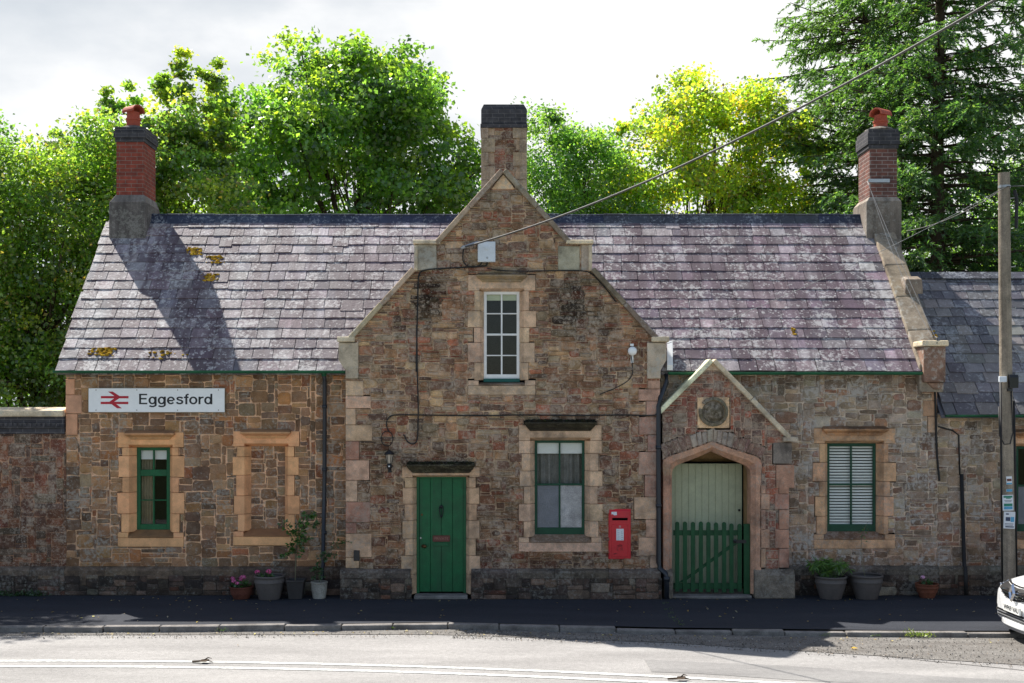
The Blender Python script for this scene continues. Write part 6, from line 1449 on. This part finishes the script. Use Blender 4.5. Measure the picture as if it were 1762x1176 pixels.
bpy.context.view_layer.update(); cbe = cbody.evaluated_get(bpy.context.evaluated_depsgraph_get()); co0 = wloc(car)
def nose(y, z):     # point and outward normal on the nose, seen from in front
    ok, p, n_, _ = cbe.ray_cast(Vector((CX-1, CYc+y, GZ+z))-co0, Vector((1,0,0)), distance=2.2)
    if not ok: return Vector((CX+.5, CYc+y, GZ+z)), Vector((-1,0,0))
    if n_.x > 0: n_ = -n_
    return p+co0, n_
def front(y, z): return nose(y, z)[0].x
def fpatch(name, poly, mat, off=.008, th=.03, parent=car):
    b = MB(); n_ = len(poly); A_, B_ = [], []
    for y, z in poly:
        p, nn = nose(y, z); A_.append(tuple(p+nn*off)); B_.append(tuple(p-nn*th))
    b.add(A_+B_, [tuple(range(n_)), tuple(range(2*n_-1,n_-1,-1))]+[(k,(k+1)%n_,n_+(k+1)%n_,n_+k) for k in range(n_)]); return b.build(name, M[mat], parent)
def fband(name, ys, zt_, zb_, mat, off=.008, th=.03):
    """band over the nose between two edges, laid closely on the body"""
    b = MB(); m = 33; nr = 5; o = np.argsort(ys); ya = np.array(ys)[o]; yy = np.linspace(ya[0], ya[-1], m); za = np.interp(yy, ya, np.array(zt_)[o]); zc = np.interp(yy, ya, np.array(zb_)[o])
    for i in range(m):
        for k in range(nr):
            p, nn = nose(yy[i], za[i]+(zc[i]-za[i])*k/(nr-1)); b.v.append(tuple(p+nn*off))
        for k in (0, nr-1):
            p, nn = nose(yy[i], za[i]+(zc[i]-za[i])*k/(nr-1)); b.v.append(tuple(p-nn*th))
    w = nr+2
    for i in range(m-1):
        p, q_ = i*w, (i+1)*w
        for k in range(nr-1): b.f.append((p+k,q_+k,q_+k+1,p+k+1)); b.c.append((.5,)*3)
        b.f += [(p,p+nr,q_+nr,q_),(p+nr-1,q_+nr-1,q_+nr+1,p+nr+1)]; b.c += [(.5,)*3]*2
    return b.build(name, M[mat], car)
ys = [-.60,-.45,-.3,-.15,0,.15,.3,.45,.60]
fband('grille', ys, [.755,.745,.735,.73,.725,.73,.735,.745,.755], [.70,.645,.59,.555,.545,.555,.59,.645,.70], 'carblack', .006, .02)
for k, zz_ in enumerate((.585,.625,.665)):
    e = .30+.11*k; fband('grille_bar', [-e,-e*.5,0,e*.5,e], [zz_+.008]*5, [zz_-.006]*5, 'chrome', .016, .02)
fband('chrome_strip', ys, [.775,.762,.752,.748,.745,.748,.752,.762,.775], [.757,.748,.738,.734,.731,.734,.738,.748,.757], 'chrome', .018, .02)
# diamond emblem
eo = [(0,.80),(.085,.665),(0,.53),(-.085,.665)]; ei = [(0,.745),(.042,.665),(0,.585),(-.042,.665)]
b = MB()
for k in range(4):
    k2 = (k+1)%4; m0 = tuple((eo[k][i]+ei[k][i])/2 for i in (0,1)); m1 = tuple((eo[k2][i]+ei[k2][i])/2 for i in (0,1))
    xe_ = min(front(0,.60), front(0,.66), front(0,.54))
    def fp_(p, o_): return (xe_+(.10*(p[1]-.66))-o_+.02, CYc+p[0], GZ+p[1])
    b.add([fp_(eo[k],.045),fp_(eo[k2],.045),fp_(m1,.075),fp_(m0,.075),fp_(ei[k],.05),fp_(ei[k2],.05)], [(0,1,2,3),(3,2,5,4)])
b.build('emblem', M['chrome'], car, recalc=False)
for s_ in (-1, 1):
    hl = fpatch('headlight', [(s_*.57,.70),(s_*.64,.61),(s_*.74,.60),(s_*.80,.645),(s_*.81,.72),(s_*.70,.745)], 'headlamp', .012, .04)
    b = MB()
    for q_ in ((.66,.68),(.75,.675)): b.lathe([(.036,0),(.036,.02),(.02,.03)], (front(s_*q_[0],q_[1])-.022, CYc+s_*q_[0], GZ+q_[1]), 14, axis='x')
    b.build('lamp_lens', M['chrome'], hl)
    fpatch('fog_light', [(s_*.60,.33),(s_*.60,.41),(s_*.74,.43),(s_*.76,.36)], 'carblack', .008, .03)
    fband('fog_trim', [s_*.60,s_*.68,s_*.76], [.330,.338,.358], [.318,.326,.345], 'chrome', .012, .02)
fband('intake', [-.56,0,.56], [.372,.372,.372], [.268,.262,.268], 'carblack', .008, .03)
for zz_ in (.297,.338): fband('intake_bar', [-.55,0,.55], [zz_+.006]*3, [zz_-.006]*3, 'steel', .018, .02)
xs_ = min(front(0,.30), front(0,.40))
for nm_, z0_, z1_, dx_, mt_ in (('skirt', .175, .250, -.035, 'carpaint'), ('skid_plate', .125, .174, -.005, 'steel')):
    b = MB(); pl_ = [(xs_+dx_+.30*abs(y/.80)**3, CYc+y) for y in np.linspace(-.80,.80,17)]; b.prism(pl_+[(p[0]+.10, p[1]) for p in pl_[::-1]], GZ+z0_, GZ+z1_, 'z'); b.build(nm_, M[mt_], car, bevel=.008, segs=2)
b = MB(); zpl = .435; xp_ = front(0,zpl)-.03; b.box(xp_-.015, xp_+.012, CYc-.26, CYc+.26, GZ+zpl-.056, GZ+zpl+.056); np_ = b.build('number_plate', M['platewhite'], car, bevel=.004)
text_mesh('lettering', 'WP69 VAU', .093, (xp_-.0165, CYc, GZ+zpl), M['signblack'], np_, .001, rot=(90,0,-90), xs=1.05, offset=.001)
# cabin
cs = [(1.05,.80,.955,.99),(1.75,.74,1.0,1.42),(2.1,.72,1.0,1.50),(2.9,.71,1.0,1.50),(3.5,.70,1.0,1.42),(3.95,.76,.95,1.0)]
b = MB()
for d, hw, z0_, z1_ in cs:
    for u, v in ((-1.06,0),(-1.0,.7),(-.86,.97),(0,1.03),(.86,.97),(1.0,.7),(1.06,0)): b.v.append((CX+d, CYc+u*hw, GZ+z0_+(z1_-z0_)*v))
for i in range(len(cs)-1):
    for k in range(6): b.f.append((i*7+k,i*7+k+1,(i+1)*7+k+1,(i+1)*7+k)); b.c.append((.5,)*3)
b.build('cabin_glass', M['carglass'], car, smooth=True)
b = MB()
for i in range(1, 4):
    d, hw, z0_, z1_ = cs[i]; d2, hw2, z02, z12 = cs[i+1]
    q0 = [(CX+d, CYc+u*hw, GZ+z0_+(z1_-z0_)*v+.012) for u, v in ((-.98,.78),(-.86,.97),(0,1.03),(.86,.97),(.98,.78))]; q1 = [(CX+d2, CYc+u*hw2, GZ+z02+(z12-z02)*v+.012) for u, v in ((-.98,.78),(-.86,.97),(0,1.03),(.86,.97),(.98,.78))]
    b.add(q0+q1, [(k,k+1,k+6,k+5) for k in range(4)])
b.build('roof_panel', M['carpaint'], car, smooth=True)
for dx in (.82, 3.30):
    for s_ in (-1, 1):
        b = MB(); c_ = (CX+dx, CYc+s_*.80, GZ+.31)
        b.lathe([(.19,-.10),(.29,-.105),(.315,-.07),(.315,.07),(.29,.105),(.19,.10)], c_, 28, axis='y'); wh = b.build('wheel', M['tyre'], car, smooth=False)
        b = MB(); b.lathe([(.19,.0),(.19,s_*.095),(.17,s_*.085),(.05,s_*.07),(.04,s_*.09),(.002,s_*.09)], c_, 24, axis='y'); b.build('rim', M['steel'], wh)
for s_ in (-1, 1):
    b = MB(); b.lathe([(.03,-.09),(.07,-.06),(.08,.02),(.06,.08),(.01,.10)], (CX+1.45, CYc+s_*1.0, GZ+1.02), 12, axis='y'); b.tube([(CX+1.45,CYc+s_*.80,GZ+.98),(CX+1.45,CYc+s_*.95,GZ+1.0)], .02, 6); b.build('wing_mirror', M['carpaint'], car, smooth=True)
